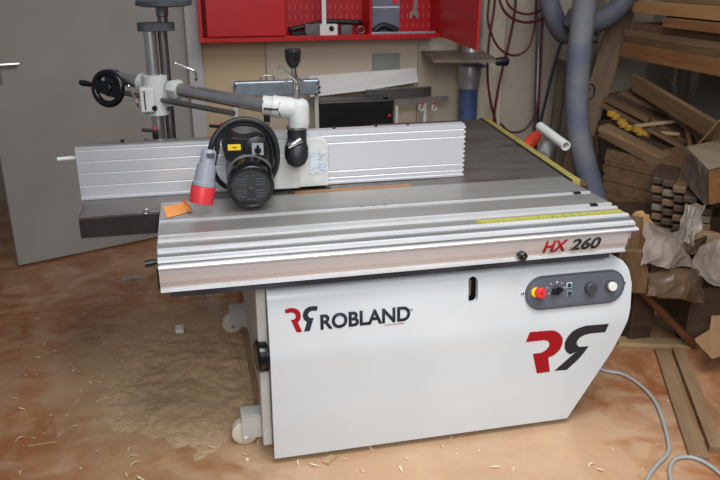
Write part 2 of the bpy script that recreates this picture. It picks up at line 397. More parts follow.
# control panel
cx_, cz_ = 1.345, .6005
yb = 2.287
tilt = V((0, .088, 1)).normalized(); nrm = V((0, -1, .088)).normalized()
CPC = V((cx_, 2.2945, cz_))
def cpp(px, py, off=0.):
    p = P(px, py, y=2.29); return V((p.x, CPC.y+(p.z-CPC.z)*.088, p.z)) + nrm*off
def stad(hw, r, off): return [CPC + V((x, 0, 0)) + tilt*z + nrm*off for x, z in stadium(0, 0, hw, r)]
CP = part('control_panel', prism(B(), stad(.202, .066, .001), nrm*.010), M_panelgrey, bevel=.004)
def cpart(name, bm, m, bevel=0, smooth=False): return obj(name, bm, m, CP, smooth, bevel)
bm = B(); a = stad(.195, .059, .0112); b = stad(.188, .052, .0122)
va = [bm.verts.new(p) for p in a]; vb = [bm.verts.new(p) for p in b]; n = len(va)
for i in range(n): bm.faces.new([va[i], va[(i+1) % n], vb[(i+1) % n], vb[i]])
bm.faces.new(vb); bm.faces.new(va); cpart('face_plate', bm, mat('face_plate_grey', (98, 101, 110), (90, 93, 102), .4, scale=8))
def knob(name, px, py, r, h, m, base=.0122):
    c = cpp(px, py, base); bm = B(); lathe(bm, c, c+nrm*h, [(0, r*.92), (.15, r), (.8, r), (1, r*.85)], 28); return cpart(name, bm, m, smooth='auto')
knob('yellow_collar', 534.5, 291.5, .0185, .010, M_yellow)
knob('emergency_stop', 537.5, 290.8, .0205, .022, M_red, .02)
c = cpp(537.5, 290.8, .0415); bm = B(); cyl(bm, c, c+nrm*.0015, .004, n=12); cpart('stop_centre', bm, M_redlogo)
knob('rotary_switch', 555, 289.6, .0165, .012, M_black)
c = cpp(555, 289.6, .024); bm = B(); beam(bm, c-V((.022, 0, 0))-tilt*.006, c+V((.022, 0, 0))+tilt*.006, .011, .014, nrm); cpart('switch_grip', bm, M_black, .002)
for k, (x, y) in enumerate([(546.5, 287.5), (550.5, 283.6), (556.5, 282), (561, 282.8), (563.3, 287.3), (548, 293)]):
    c = cpp(x, y, .0124); bm = B(); beam(bm, c-V((.0035, 0, 0)), c+V((.0035, 0, 0)), .0022 if k != 2 else .006, .0006, nrm); cpart('switch_mark', bm, M_whitep)
for y in (284.8, 292.6):
    c = cpp(568.3, y, .0122); bm = B(); beam(bm, c-V((.0105, 0, 0)), c+V((.0105, 0, 0)), .021, .004, nrm); cpart('button_frame', bm, M_whitep if y < 290 else M_grey)
    bm = B(); beam(bm, c-V((.008, 0, 0))+nrm*.002, c+V((.008, 0, 0))+nrm*.002, .016, .005, nrm); cpart('green_button', bm, M_green, .001)
knob('grey_knob', 588.5, 286.8, .0225, .022, M_greycap); knob('dark_collar', 609, 285, .0235, .006, M_greycap)
knob('white_button', 609.5, 284.8, .0175, .016, M_whitep, .018)
for x, y in ((522.8, 293.5), (624.6, 283.4)):
    c = cpp(x, y, 0) ; c.y = prof_y(c.z)-.001; bm = B(); lathe(bm, c, c+nrm*.006, [(0, .0065), (.6, .006), (1, .003)], 12); part('panel_screw', bm, M_chrome, smooth='auto')
# side wheel (black) on the left of the body
bm = B(); c0 = P(256.5, 357, y=2.36); c0 = V((.195, 2.37, c0.z)); lathe(bm, c0, c0+V((-.04, -.004, 0)), [(0, .05), (.1, .06), (.8, .06), (1, .052)], 32); part('side_knob', bm, M_blackg, smooth='auto')
# castors
def caster(cx, cy):
    bm = B(); box(bm, (cx, cy-.035, .035), (.20, cy-.030, .135)); box(bm, (cx, cy+.030, .035), (.20, cy+.035, .125)); box(bm, (cx, cy-.035, .13), (.20, cy+.035, .136)); box(bm, (.182, cy-.05, .03), (.20, cy+.05, .135))
    k = part('caster', bm, M_frame, bevel=.002)
    wx = cx+.012
    bm = B(); lathe(bm, (wx, cy-.022, .05), (wx, cy+.022, .05), [(0, .02), (0, .04), (.12, .05), (.88, .05), (1, .04), (1, .02)], 32); obj('caster_wheel', bm, M_caster, k, 'auto')
    bm = B(); cyl(bm, (wx, cy-.045, .05), (wx, cy+.042, .05), .008, n=8); obj('axle_bolt', bm, M_chrome, k)
caster(.092, 2.47); caster(.105, 3.42)
# sliding carriage: cross-section in (y,z), runs along x
XL, XE = -.142, 1.53
CR = part('sliding_carriage', B(), M_alu_top) if False else None
def run(name, pts, m, x0=XL, x1=XE, parent=MC, bevel=0):
    bm = B(); prism(bm, [(x0, y, z) for y, z in pts], (x1-x0, 0, 0)); return obj(name, bm, m, parent, False, bevel)
CR = run('sliding_carriage', [(2.80, .800), (2.80, .878), (2.345, .878), (2.30, .872), (2.262, .868), (2.262, .80)], M_alu_face)
run('top_slat', [(2.805, .876), (2.805, .8875), (2.580, .8875), (2.580, .876)], M_alu_top, parent=CR)
run('slat_lip', [(2.580, .876), (2.580, .8885), (2.568, .8885), (2.568, .876)], M_alu_lip, parent=CR)
run('top_slat', [(2.548, .876), (2.548, .8875), (2.425, .8875), (2.425, .876)], M_alu_top, parent=CR)
run('slat_lip', [(2.425, .876), (2.425, .8885), (2.409, .8885), (2.409, .876)], M_alu_lip, parent=CR)
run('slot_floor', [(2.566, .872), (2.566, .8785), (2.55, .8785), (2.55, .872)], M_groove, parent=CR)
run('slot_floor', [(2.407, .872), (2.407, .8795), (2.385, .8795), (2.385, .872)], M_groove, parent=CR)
run('slat_lip', [(2.384, .874), (2.384, .8875), (2.368, .8875), (2.368, .874)], M_alu_lip, parent=CR)
run('rule_groove', [(2.366, .874), (2.366, .882), (2.310, .882), (2.310, .874)], M_alu_top, parent=CR)
run('slat_lip', [(2.310, .870), (2.310, .8835), (2.298, .885), (2.290, .8825), (2.290, .870)], M_alu_lip, parent=CR)
run('nose', [(2.292, .862), (2.292, .877), (2.262, .873), (2.262, .860)], M_alu, parent=CR)
run('slat_lip', [(2.263, .858), (2.263, .870), (2.246, .866), (2.244, .858)], M_alu_lip, parent=CR)
run('nose', [(2.262, .846), (2.262, .858), (2.25, .857), (2.25, .846)], M_alu, parent=CR)
run('slat_lip', [(2.262, .836), (2.262, .8475), (2.240, .846), (2.236, .842), (2.238, .836)], M_alu_lip, x1=XE+.012, parent=CR)
run('front_face', [(2.30, .762), (2.30, .84), (2.249, .84), (2.246, .82), (2.249, .79), (2.256, .77), (2.260, .762)], M_alu_face, x1=XE-.02, parent=CR)
run('slat_lip', [(2.30, .754), (2.30, .7625), (2.252, .7625), (2.250, .754)], M_alu_lip, x1=XE-.022, parent=CR)
run('bearing_rail', [(2.42, .722), (2.42, .758), (2.272, .755), (2.268, .752), (2.268, .728)], M_darkrail, x0=-.115, x1=1.455)
run('under_beam', [(2.75, .74), (2.75, .80), (2.40, .80), (2.40, .74)], M_irond, x0=-.10, x1=1.40)
# end caps
bm = B(); box(bm, (XL-.004, 2.30, .775), (XL, 2.79, .874)); obj('end_cap', bm, M_alu, CR)
bm = B(); box(bm, (XL-.006, 2.256, .765), (XL-.0005, 2.30, .835)); obj('end_gasket', bm, M_black, CR)
bm = B(); box(bm, (XE, 2.31, .79), (XE+.004, 2.79, .874)); obj('end_cap', bm, M_alu, CR)
for x in (-.10, .0): pass
# slot shadows put in as black pieces at the left and right ends
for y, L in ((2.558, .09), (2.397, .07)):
    bm = B(); box(bm, (XL+.002, y-.006, .8785), (XL+L, y+.006, .8795)); obj('slot_shadow', bm, M_black, CR)
for x, y in ((1.455, 2.575), (1.44, 2.417)):
    bm = B(); box(bm, (x, y-.012, .884), (x+.03, y+.006, .8905)); obj('end_shadow', bm, M_black, CR, bevel=.001)
a_, b_ = P(475, 221, z=.883), P(619, 211, z=.883)
bm = B(); box(bm, (a_.x, 2.314, .8815), (XE-.005, 2.348, .8835)); obj('yellow_rule', bm, M_rule, CR)
bm = B()
for k in range(40):
    x = a_.x+.01+k*(XE-.015-a_.x)/40; box(bm, (x, 2.314, .8836), (x+.0016, 2.314+(.02 if k % 5 == 0 else .011), .8839))
obj('rule_marks', bm, M_black, CR)
# lettering on the carriage face
for s, x0, x1, m in (('HX', 542.5, 567.5, M_redlogo), ('260', 569.5, 600, M_darklogo)):
    p0, p1 = P(x0, 250, y=2.247), P(x1, 247, y=2.247)
    text('model_lettering', s, (p0.x, 2.2465, .779), (1, 0, 0), (0, -.045, 1), p1.x-p0.x, .044, m, CR, shear=.26, bold=.03)
# lock knobs
k0 = P(522.5, 256, y=2.235); bm = B(); lathe(bm, (k0.x, 2.268, k0.z), (k0.x, 2.222, k0.z), [(0, .007), (.3, .007), (.32, .015), (.9, .016), (1, .011)], 20); kn = obj('lock_knob', bm, M_black, CR, 'auto')
bm = B(); cyl(bm, (k0.x, 2.223, k0.z), (k0.x, 2.219, k0.z), .004, n=10); obj('knob_screw', bm, M_chrome, kn)
c0 = V((XL, 2.28, .85)); bm = B(); cyl(bm, c0, c0+V((-.012, 0, 0)), .008); cyl(bm, c0+V((-.012, 0, 0)), c0+V((-.042, -.004, -.003)), .0115); obj('end_knob', bm, M_black, CR, 'auto')
c0 = P(201.5, 291, y=2.30); c0.z = .713; bm = B(); cyl(bm, c0+V((0, 0, .02)), c0+V((0, 0, -.013)), .009, n=6); obj('hanging_bolt', bm, M_steeld, CR)
for px, py in ((364, 209.3), (376, 208.2), (387, 207.6)):
    c0 = P(px, py, z=.8885); bm = B(); box(bm, (c0.x-.008, 2.5795, .888), (c0.x+.008, 2.5835, .8895)); obj('slot_pin', bm, M_black, CR)
# planer tables and saw table
TOPM = M_iron
bm = B(); box(bm, (-.432, 2.72, .868), (1.45, 2.985 + .42, .882)); box(bm, (-.432, 2.72, .80), (-.15, 3.40, .868)); pt = part('planer_table', bm, TOPM, bevel=.003)
bm = B(); box(bm, (-.433, 2.717, .797), (-.145, 2.7195, .8675)); obj('table_edge', bm, M_irond, pt)
c0 = P(146, 211.5, y=2.716); bm = B(); torus(bm, (c0.x, 2.716, c0.z), (0, 1, 0), .009, .003, 18, 8); obj('edge_bolt', bm, M_steel, pt, True)
c0 = P(121, 226, y=2.75); bm = B(); cyl(bm, (c0.x, 2.76, .80), (c0.x, 2.76, .788), .014); obj('edge_foot', bm, M_irond, pt)
e0, e1 = P(568, 179, z=.885), P(481, 119, z=.885)
def ex_(y): return e0.x+(e1.x-e0.x)*(y-e0.y)/(e1.y-e0.y)
def slab_(ya, yb_): return prism(B(), [(1.00, ya, .86), (ex_(ya), ya, .86), (ex_(yb_), yb_, .86), (1.00, yb_, .86)], (0, 0, .0235))
part('saw_table', slab_(2.815, 3.405), TOPM)
part('rear_extension_table', slab_(3.44, e1.y), TOPM)
bm = B(); box(bm, (1.05, 2.9, .70), (1.45, 3.9, .86)); part('table_frame', bm, M_irond)
bm = B(); beam(bm, (1.3, 3.85, 0), (1.3, 3.85, .7), .06, .06); part('support_leg', bm, M_irond)
# rail along the right edge
rd = (e1-e0).normalized(); rs = V((rd.y, -rd.x, 0)); q0 = e0-rd*.02+rs*.006; q1 = e1+rd*.03+rs*.006
bm = B(); beam(bm, q0-V((0, 0, .012)), q1-V((0, 0, .012)), .014, .026); rl = part('fence_rail', bm, M_black)
bm = B(); beam(bm, q0+rs*.024-V((0, 0, .016)), q1+rs*.024-V((0, 0, .016)), .034, .036); obj('rail_scale', bm, M_rail_y, rl, bevel=.002)
# wooden crate carrying the odds and ends beyond the rail
# black groove between saw blade side and carriage, wood strip
a_ = P(293, 190.5, z=.884); b_ = P(409, 184.5, z=.884)
bm = B(); box(bm, (a_.x, 2.812, .8822), (b_.x, 2.845, .8875)); part('insert_strip', bm, W_orange)
bm = B(); box(bm, (.30, 2.87, .8822), (.53, 2.90, .886)); part('cutter_gap', bm, M_black)
# fence: two ribbed extrusions
FY = 2.925
def fence(x0, x1, z0, z1, dz, steps, name, m=M_fence):
    pts = [(FY+.045, z0), (FY+.045, z1), (FY, z1)]
    z = z1; H = z1-z0
    for f in steps:
        zz = z0+H*f; pts += [(FY, zz+.003), (FY+.0015, zz+.0012), (FY+.0015, zz-.0012), (FY, zz-.003)]
    pts += [(FY, z0+.010), (FY-.006, z0+.008), (FY-.006, z0)]
    return run(name, pts, m, x0, x1)
fl = fence(-.445, .30, .8835, 1.092, 0, (.93, .72, .50, .26), 'fence_left')
fr = fence(.26, 1.118, .8855, 1.112, 0, (.90, .76, .24, .12), 'fence_right')
for z in [1.105-.0207*i for i in range(11)]:
    bm = B(); box(bm, (1.118, FY-.001, z-.012), (1.124, FY+.046, z-.003)); obj('end_rib', bm, M_alu_lip, fr)
bm = B(); box(bm, (.66, FY-.0015, .90), (1.117, FY-.0002, .955)); 
bm.free()
bm = B(); box(bm, (-.445, FY, 1.092), (.30, FY+.05, 1.098)); obj('fence_cap', bm, M_alu, fl)
a_ = P(78, 157.5, y=FY+.02); bm = B(); cyl(bm, a_, a_+V((-.075, 0, -.003)), .008, n=12); obj('fence_rod', bm, M_whitep, fl, 'auto')
for px, py, m in ((122, 137.5, M_black), (146, 141, M_steeld), (376, 127, M_black), (408, 126, M_steeld), (334, 129, M_black)):
    a_ = P(px, py, y=FY+.022); bm = B(); cyl(bm, (a_.x, a_.y, (1.097 if px < 200 else 1.111)), (a_.x, a_.y, (1.097 if px < 200 else 1.111)+.012), .006, n=10); obj('fence_stud', bm, m, fl if px < 200 else fr)
# guards' small black clamps standing behind the fence
def red_clamp(px, py, yy):
    c = P(px, py, y=yy); bm = B(); cyl(bm, (c.x, yy, .884), (c.x, yy, c.z), .011, n=12)
    beam(bm, (c.x-.05, yy-.005, c.z+.012), (c.x+.012, yy, c.z+.004), .016, .012)
    k = part('clamp_lever', bm, M_black, bevel=.002)
    bm = B(); cyl(bm, (c.x, yy, c.z+.01), (c.x, yy, c.z+.022), .007, n=10); obj('lever_cap', bm, M_red, k)
red_clamp(155, 132, 3.02); red_clamp(222, 128, 3.02)

# orange card on the carriage
pts = [P(163, 207, z=.889), P(183, 203, z=.889), P(187, 212.5, z=.889), P(167, 218, z=.889)]
bm = B(); prism(bm, pts, (0, 0, .001))
e0_, e1_ = pts[1]+V((0, 0, .0005)), pts[2]+V((0, 0, .0005))
prism(bm, [e0_, e1_, e1_+V((.022, .004, .008)), e0_+V((.004, -.02, .026))], (-.0006, 0, .0008))
tag(obj('orange_card', bm, M_orange), 'small bent orange card lying on the left end of the carriage', 'card')

# ------------------------------------------------------------------ power feeder
CX, CY = -.135, 3.13
PF = empty('power_feeder', (CX, CY, .884), 'power feeder with chrome column, white brackets and black motor above the fence', 'power feeder')
def pf(name, bm, m, smooth='auto', bevel=0, parent=PF): return obj(name, bm, m, parent, smooth, bevel)
bm = B(); lathe(bm, (CX, CY, .884), (CX, CY, .94), [(0, .07), (.4, .07), (.5, .045), (1, .04)]); pf('column_base', bm, M_cast)
bm = B(); cyl(bm, (CX-.004, CY, .93), (CX-.004, CY, 1.50), .025, n=36); pf('column', bm, M_steel)
c1 = P(164, 60, y=CY); bm = B(); cyl(bm, (CX+.044, CY+.01, .93), (CX+.044, CY+.01, 1.50), .019, n=24); pf('lift_screw', bm, M_steeld)
ca, cb = P(154, 22, y=CY), P(155, 28, y=CY)
bm = B(); prism(bm, [(CX+.022+x, CY+.005+y, 1.497) for x, y in stadium(0, 0, .072, .036)], (0, 0, .032)); pf('column_cap', bm, M_greycap, False, .004)
bm = B(); lathe(bm, (CX+.05, CY+.005, 1.53), (CX+.05, CY+.005, 1.60), [(0, .02), (.3, .02), (.35, .024), (.8, .024), (1, .03)]); pf('crank_shaft', bm, M_steeld)
bm = B(); lathe(bm, (CX+.06, CY+.005, 1.588), (CX+.06, CY+.005, 1.625), [(0, .085), (.15, .108), (.6, .108), (.8, .09), (1, .05)], 40); pf('top_handwheel', bm, M_greycap)
# horizontal arm
AZ = 1.262
AL = V((-.335, 3.34, AZ+.008)); 
aL = P(114, 77.5, y=3.30); aR = P(266, 106, y=2.80)
bm = B(); cyl(bm, aL, aR, .0265, n=36); pf('arm_tube', bm, M_steel)
dA = (aR-aL).normalized()
sL = P(108, 90, y=3.27); sR = P(234, 113.5, y=2.87)
bm = B(); cyl(bm, sL, sR, .0105, n=20); pf('arm_screw', bm, M_steeld)
# yoke at the left end
bm = B(); yc = aL - dA*.004
cyl(bm, yc-dA*.018, yc+dA*.014, .033, n=32); beam(bm, yc+dA*.003, sL+dA*.02, .05, .036, dA) if False else cyl(bm, sL+dA*.002, sL+dA*.042, .026, n=24)
pf('arm_yoke', bm, M_greycap)
bm = B(); beam(bm, yc+dA*.004, sL+dA*.024, .05, .034, dA); pf('yoke_web', bm, M_greycap, False, .004)
# hand wheel facing left and towards us
hc = P(108, 88.5, y=3.245); ha = V((-.50, -.86, .12)).normalized()
bm = B(); torus(bm, hc, ha, .064, .0145, 44, 12)
hw = pf('hand_wheel', bm, M_blackg, True)
d, s, u = frame_of(ha)
bm = B(); cyl(bm, hc-ha*.03, hc+ha*.02, .025, n=24); beam(bm, hc-s*.060-u*.012, hc+s*.060+u*.012, .052, .018, ha); pf('wheel_web', bm, M_blackg, 'auto', .003, hw)
hh = hc + s*.045*(1) ; hp = P(93.5, 84.5, y=3.16)
bm = B(); e0 = P(91, 84.5, y=3.17); e1 = P(80.5, 82.5, y=3.12); lathe(bm, e0, e1, [(0, .008), (.2, .011), (.85, .0125), (1, .009)], 18); pf('crank_handle', bm, M_black, 'auto', 0, hw)
# white bracket on the column
def pc_(px, py, y): return P(px, py, y=y)
bz0, bz1 = P(155, 114, y=CY).z, P(155, 75, y=CY).z
bm = B(); cyl(bm, (CX-.002, CY, bz0), (CX-.002, CY, bz1), .050, n=32); cyl(bm, (CX+.058, CY+.0, bz0+.035), (CX+.058, CY+.0, bz0+.105), .036, n=28)
br_ = pf('column_bracket', bm, M_cast)
ab0, ab1 = P(146, 85, y=3.2), P(178, 91, y=3.08)
m1 = aL+(aR-aL)*.20; m2 = aL+(aR-aL)*.315
bm = B(); cyl(bm, m1, m2, .041, n=32); pf('arm_clamp', bm, M_cast, 'auto', 0, br_)
bm = B(); m3 = aL+(aR-aL)*.46; m0 = aL+(aR-aL)*.395; lathe(bm, m0, m3, [(0, .034), (.35, .040), (.8, .040), (1, .035)], 6); beam(bm, m2-V((0, 0, .02)), m0+V((0, 0, -.02)), .05, .05); pf('arm_collar', bm, M_cast, 'auto', 0, br_)
bx0, bx1 = P(139, 88, y=CY-.06), P(150, 112, y=CY-.06)
bm = B(); box(bm, (bx0.x, CY-.075, bx1.z), (bx0.x+.055, CY-.01, bx0.z)); pf('clamp_cheek', bm, M_cast, False, .006, br_)
bm = B(); box(bm, (bx0.x+.016, CY-.077, bx1.z+.012), (bx0.x+.021, CY-.073, bx0.z-.01)); pf('clamp_slit', bm, M_black, False, 0, br_)
c = P(154.5, 108.5, y=CY-.075); bm = B(); cyl(bm, c+V((0, .03, 0)), c, .0105, n=16); pf('clamp_screw', bm, M_black, 'auto', 0, br_)
c = P(168, 109, y=CY-.045); bm = B(); cyl(bm, c+V((0, .03, 0)), c, .005, n=10); pf('clamp_screw', bm, M_black, 'auto', 0, br_)
bm = B(); tube(bm, [P(128, 85, y=CY-.12), P(137, 102, y=CY-.09), P(139, 106, y=CY-.07), P(143, 106, y=CY-.05)], .0055, 10, 6); pf('clamp_lever', bm, M_chrome, True)
bm = B(); tube(bm, [P(173.5, 62.5, y=CY-.05), P(187, 68, y=CY-.04), P(194, 71, y=CY-.04), P(196, 76, y=CY-.04), P(196, 80, y=CY-.03)], .0055, 10, 6); pf('clamp_lever', bm, M_chrome, True)
# white head at the arm's right end
HY = 2.80
hA, hB = P(298, 99, y=HY), P(298, 128, y=HY)
bm = B(); lathe(bm, (hA.x, HY, hB.z), (hA.x, HY, hA.z), [(0, .036), (.2, .041), (.8, .041), (.93, .034), (1, .022)], 36)
head = pf('arm_head', bm, M_cast)
bm = B(); cyl(bm, P(263, 105.5, y=HY+.02), P(279, 106.5, y=HY+.01), .038, n=32); pf('head_clamp', bm, M_cast, 'auto', 0, head)
bm = B(); a_ = P(272, 106, y=HY+.01); b_ = P(296, 109, y=HY); cyl(bm, a_, b_, .042, .040, n=32); pf('head_neck', bm, M_cast, 'auto', 0, head)
c = P(263.5, 108.6, y=HY-.028); bm = B(); beam(bm, c+V((0, 0, 0)), P(278, 109.5, y=HY-.032), .006, .006); beam(bm, P(277.5, 109.5, y=HY-.033), P(280, 103, y=HY-.028), .004, .004);  beam(bm, P(277.5, 109.5, y=HY-.033), P(280.5, 116, y=HY-.025), .004, .004); pf('head_slit', bm, M_black, False, 0, head)
c = P(267, 119, y=HY); bm = B(); cyl(bm, c+V((0, 0, .012)), c-V((0, 0, .010)), .012, n=16); pf('head_bolt', bm, M_black, 'auto', 0, head)
# stem, knob and lever on the head
c = P(297, 98, y=HY); bm = B(); cyl(bm, c-V((0, 0, .01)), c+V((0, 0, .036)), .0125, n=20); tube(bm, [c+V((0, 0, .03)), P(297, 82, y=HY), P(291, 76, y=HY-.01), P(279, 67.5, y=HY-.02)], .0078, 12, 8); pf('head_lever', bm, M_steel)
bm = B(); k0, k1 = P(293.5, 68, y=HY+.06), P(292.5, 48.5, y=HY+.06); lathe(bm, k0, k1, [(0, .010), (.08, .018), (.38, .029), (.85, .032), (1, .028)], 8); pf('top_knob', bm, M_black, False, .002)
bm = B(); cyl(bm, k0, P(294.5, 80, y=HY+.06), .010, .012, n=16); tube(bm, [P(294, 76, y=HY+.06), P(289, 79, y=HY+.06), P(284, 84, y=HY+.06)], .005, 8, 6); tube(bm, [P(295, 76, y=HY+.06), P(299, 79, y=HY+.06), P(303, 82, y=HY+.06)], .005, 8, 6); cyl(bm, P(294.5, 80, y=HY+.06), P(295, 100, y=HY+.05), .008, n=12); pf('knob_stem', bm, M_chrome)
# black swivel joint
j0, j1 = P(297, 127, y=HY), P(297, 142, y=HY)
bm = B(); lathe(bm, j0, j1, [(0, .040), (.12, .040), (.14, .037), (1, .037)], 32); jt = pf('swivel_joint', bm, M_rubber)
bm = B(); cyl(bm, j0+V((0, 0, .004)), j0-V((0, 0, .005)), .0415, n=32); pf('joint_ring', bm, M_steel, 'auto', 0, jt)
bm = B(); a_, b_ = P(296.5, 140, y=HY), P(296.5, 166.5, y=HY-.05); lathe(bm, a_, b_, [(0, .036), (.3, .046), (.65, .045), (.88, .034), (1, .015)], 32); pf('joint_ball', bm, M_rubber, True, 0, jt)
bm = B(); a_, b_ = P(287, 147, y=HY-.055), P(302, 139.5, y=HY-.055); lathe(bm, a_, b_, [(0, .009), (.1, .012), (.9, .012), (1, .009)], 16); pf('joint_lever', bm, M_chrome, True, 0, jt)
# feeder housing
hz0, hz1 = P(315, 179, y=2.86).z, P(315, 138, y=2.86).z
x0, x1 = P(272, 160, y=2.86).x, P(328.5, 160, y=2.86).x
bm = B(); prism(bm, [(x0, 2.86-.0, .898), (x1, 2.86, .898), (x1, 2.86, hz1-.035), (x1-.008, 2.86, hz1-.012), (x1-.03, 2.86, hz1), (x0, 2.86, hz1)], (0, .055, 0)); hs = pf('feeder_housing', bm, M_cast, False, .004)
lp = [P(309.5, 151, y=2.8588), P(326, 151.5, y=2.8588), P(326, 173.5, y=2.8588), P(309.5, 174, y=2.8588)]
bm = B(); prism(bm, lp, (0, -.001, 0)); pf('type_label', bm, M_label, False, 0, hs)
bm = B(); a_ = P(276, 150, y=2.85); box(bm, (x0+.0, 2.838, .90), (a_.x+.09, 2.862, 1.04)); pf('housing_cover', bm, M_frame, False, .006, hs)
# motor: axis runs back and up from the fan cover
m_f = P(251, 187.5, y=2.60); m_r = P(248.5, 166, y=2.80)
dM = (m_r-m_f).normalized(); R_ = .0855
print('MOTOR', m_f, m_r)
bm = B(); lathe(bm, m_f, m_f+dM*.085, [(0, R_*.80), (.0, R_*.84), (.06, R_*.95), (.2, R_), (1, R_)], 48); fc = pf('fan_cover', bm, M_blackg)
bm = B(); lathe(bm, m_f+dM*.08, m_r+dM*.03, [(0, R_*.97), (.1, R_*1.0), (.8, R_*1.0), (.9, R_*.9), (1, R_*.7)], 48); mt = pf('motor_body', bm, M_motor)
d, s, u = frame_of(-dM)
for k in range(-4, 5):       # short cooling slots in the cover face
    for sg in (-1, 1):
        if k == 0: continue
        yy = k*.0115; L0, L1 = .016, min(.052, math.sqrt(max(.0, .062**2-yy*yy)))
        if abs(k) == 4: L0 = .004; L1 = .016
        c = m_f-dM*.0005 + u*yy
        bm = B(); beam(bm, c+s*sg*L0, c+s*sg*L1, .0035, .002, -dM); pf('vent_slot', bm, M_panelgrey, False, 0, fc)
bm = B(); cyl(bm, m_f-dM*.001, m_f+dM*.004, .006, n=12); pf('fan_centre', bm, M_panelgrey, 'auto', 0, fc)
g_ = P(249, 147, y=2.83); bm = B(); lathe(bm, (g_.x, 2.76, g_.z), (g_.x, 2.90, g_.z-.01), [(0, .085), (.15, .097), (1, .097)], 40); pf('gear_case', bm, M_motor, 'auto', 0, mt)
bm = B(); torus(bm, m_f+dM*.006, dM, R_*.90, .007, 48, 10); pf('cover_rim', bm, M_blackg, True, 0, fc)
# terminal box with label and switch, facing us
ty = 2.70
def tb(px, py, off=0.): return P(px, py, y=ty)+V((0, off, 0))
outl = [(223, 150), (222, 143), (224.5, 139.5), (233, 137.5), (243, 139), (250, 138.5), (257, 136.5), (264, 138), (269, 143), (270, 150), (268, 156), (262, 160), (252, 160.5), (244, 163), (234, 163), (226, 160)]
bm = B(); prism(bm, [tb(x, y) for x, y in outl], (0, .10, .01)); tbx = pf('terminal_box', bm, M_black, False, .004)
bm = B(); prism(bm, [tb(227.5, 144.5, -.0008), (tb(240.5, 144, -.0008)), tb(241, 150, -.0008), tb(228, 150.5, -.0008)], (0, -.001, 0)); pf('yellow_label', bm, M_yellow, False, 0, tbx)
bm = B(); prism(bm, [tb(232.5, 147.0, -.002), (tb(236.5, 146.9, -.002)), tb(236.5, 147.9, -.002), tb(232.5, 148.0, -.002)], (0, -.0006, 0)); pf('label_print', bm, M_black, False, 0, tbx)
bm = B(); c = tb(257, 149); lathe(bm, c+V((0, .002, 0)), c+V((0, -.006, 0)), [(0, .047), (.8, .047), (1, .044)], 36); pf('switch_surround', bm, M_black, 'auto', 0, tbx)
bm = B(); prism(bm, [tb(251.5, 142.5, -.007), (tb(263, 142.5, -.007)), tb(263.5, 154.5, -.007), tb(252, 154.5, -.007)], (0, -.001, 0)); pf('switch_plate', bm, M_grey, False, 0, tbx)
bm = B(); c = tb(257.5, 149.5, -.008); cyl(bm, c, c+V((0, -.012, 0)), .012, n=20); beam(bm, c+V((0, -.012, -.013)), c+V((0, -.012, .021)), .008, .01, V((0, 1, 0))); pf('switch_knob', bm, M_black, False, .001, tbx)
# cable: two turns hung over the motor
def cab(pts, y): return [P(x, z, y=yy) for (x, z), yy in zip(pts, y)]
c1 = cab([(210, 151), (213, 141), (219, 131), (228, 123.5), (240, 119.5), (253, 120.5), (265, 126), (273, 136), (277, 150), (277, 163), (273, 175), (267, 183)], [2.66, 2.66, 2.67, 2.68, 2.69, 2.69, 2.69, 2.70, 2.71, 2.74, 2.76, 2.78])
bm = B(); tube(bm, c1, .0105, 12, 8); pf('power_cable', bm, M_rubber, True)
c2 = cab([(217, 150), (218, 140), (224, 131), (234, 125), (245, 123.5), (257, 126), (266, 133), (271, 144), (272, 157), (270, 170)], [2.69, 2.69, 2.70, 2.705, 2.71, 2.71, 2.715, 2.72, 2.74, 2.76])
bm = B(); tube(bm, c2, .0095, 12, 8); pf('power_cable', bm, M_rubber, True)
c3 = cab([(217, 150), (214, 162), (214, 172), (219, 181), (226, 187)], [2.69, 2.70, 2.72, 2.75, 2.79])
bm = B(); tube(bm, c3, .0095, 12, 8); pf('power_cable', bm, M_rubber, True)
# red and grey plug hanging from the cable
pT, pM, pB = P(209.5, 149.5, y=2.655), P(203.5, 186, y=2.63), P(201, 203, y=2.62)
bm = B(); pd = (pM-pT); lathe(bm, pT, pM, [(0, .012), (.0, .021), (.08, .027), (.40, .028), (.42, .034), (.88, .037), (.9, .041), (1, .041)], 32); pg = pf('plug', bm, M_grey)
bm = B(); lathe(bm, pM, pB, [(0, .042), (.1, .044), (.9, .043), (1, .043), (1, .036), (.4, .036)], 32, cap=False); pf('plug_shroud', bm, M_red, 'auto', 0, pg)
bm = B(); cyl(bm, pM+(pB-pM)*.35, pM+(pB-pM)*.45, .037); pf('plug_core', bm, M_redlogo, 'auto', 0, pg)
bm = B(); cyl(bm, P(204.5, 172, y=2.60), P(203.8, 176, y=2.60), .006, n=8)
bm.free()
bm = B(); box(bm, pT+V((-.012, -.036, -.022)), pT+V((.016, -.026, -.006))); pf('plug_screw', bm, M_chrome, False, 0, pg)

# ------------------------------------------------------------------ bench and things behind the machine
BZ = .66
wb = empty('wall_bench', (.75, 4.7, 0), 'low wooden bench against the wall behind the machine', 'bench')
bm = B(); box(bm, (.12, 4.42, BZ-.04), (1.75, YW-.02, BZ)); obj('bench_top', bm, W_light, wb, bevel=.003)
for x in (.17, 1.70):
    for y in (4.47, YW-.07):
        bm = B(); box(bm, (x-.03, y-.03, 0), (x+.03, y+.03, BZ-.04)); obj('leg', bm, W_light, wb)
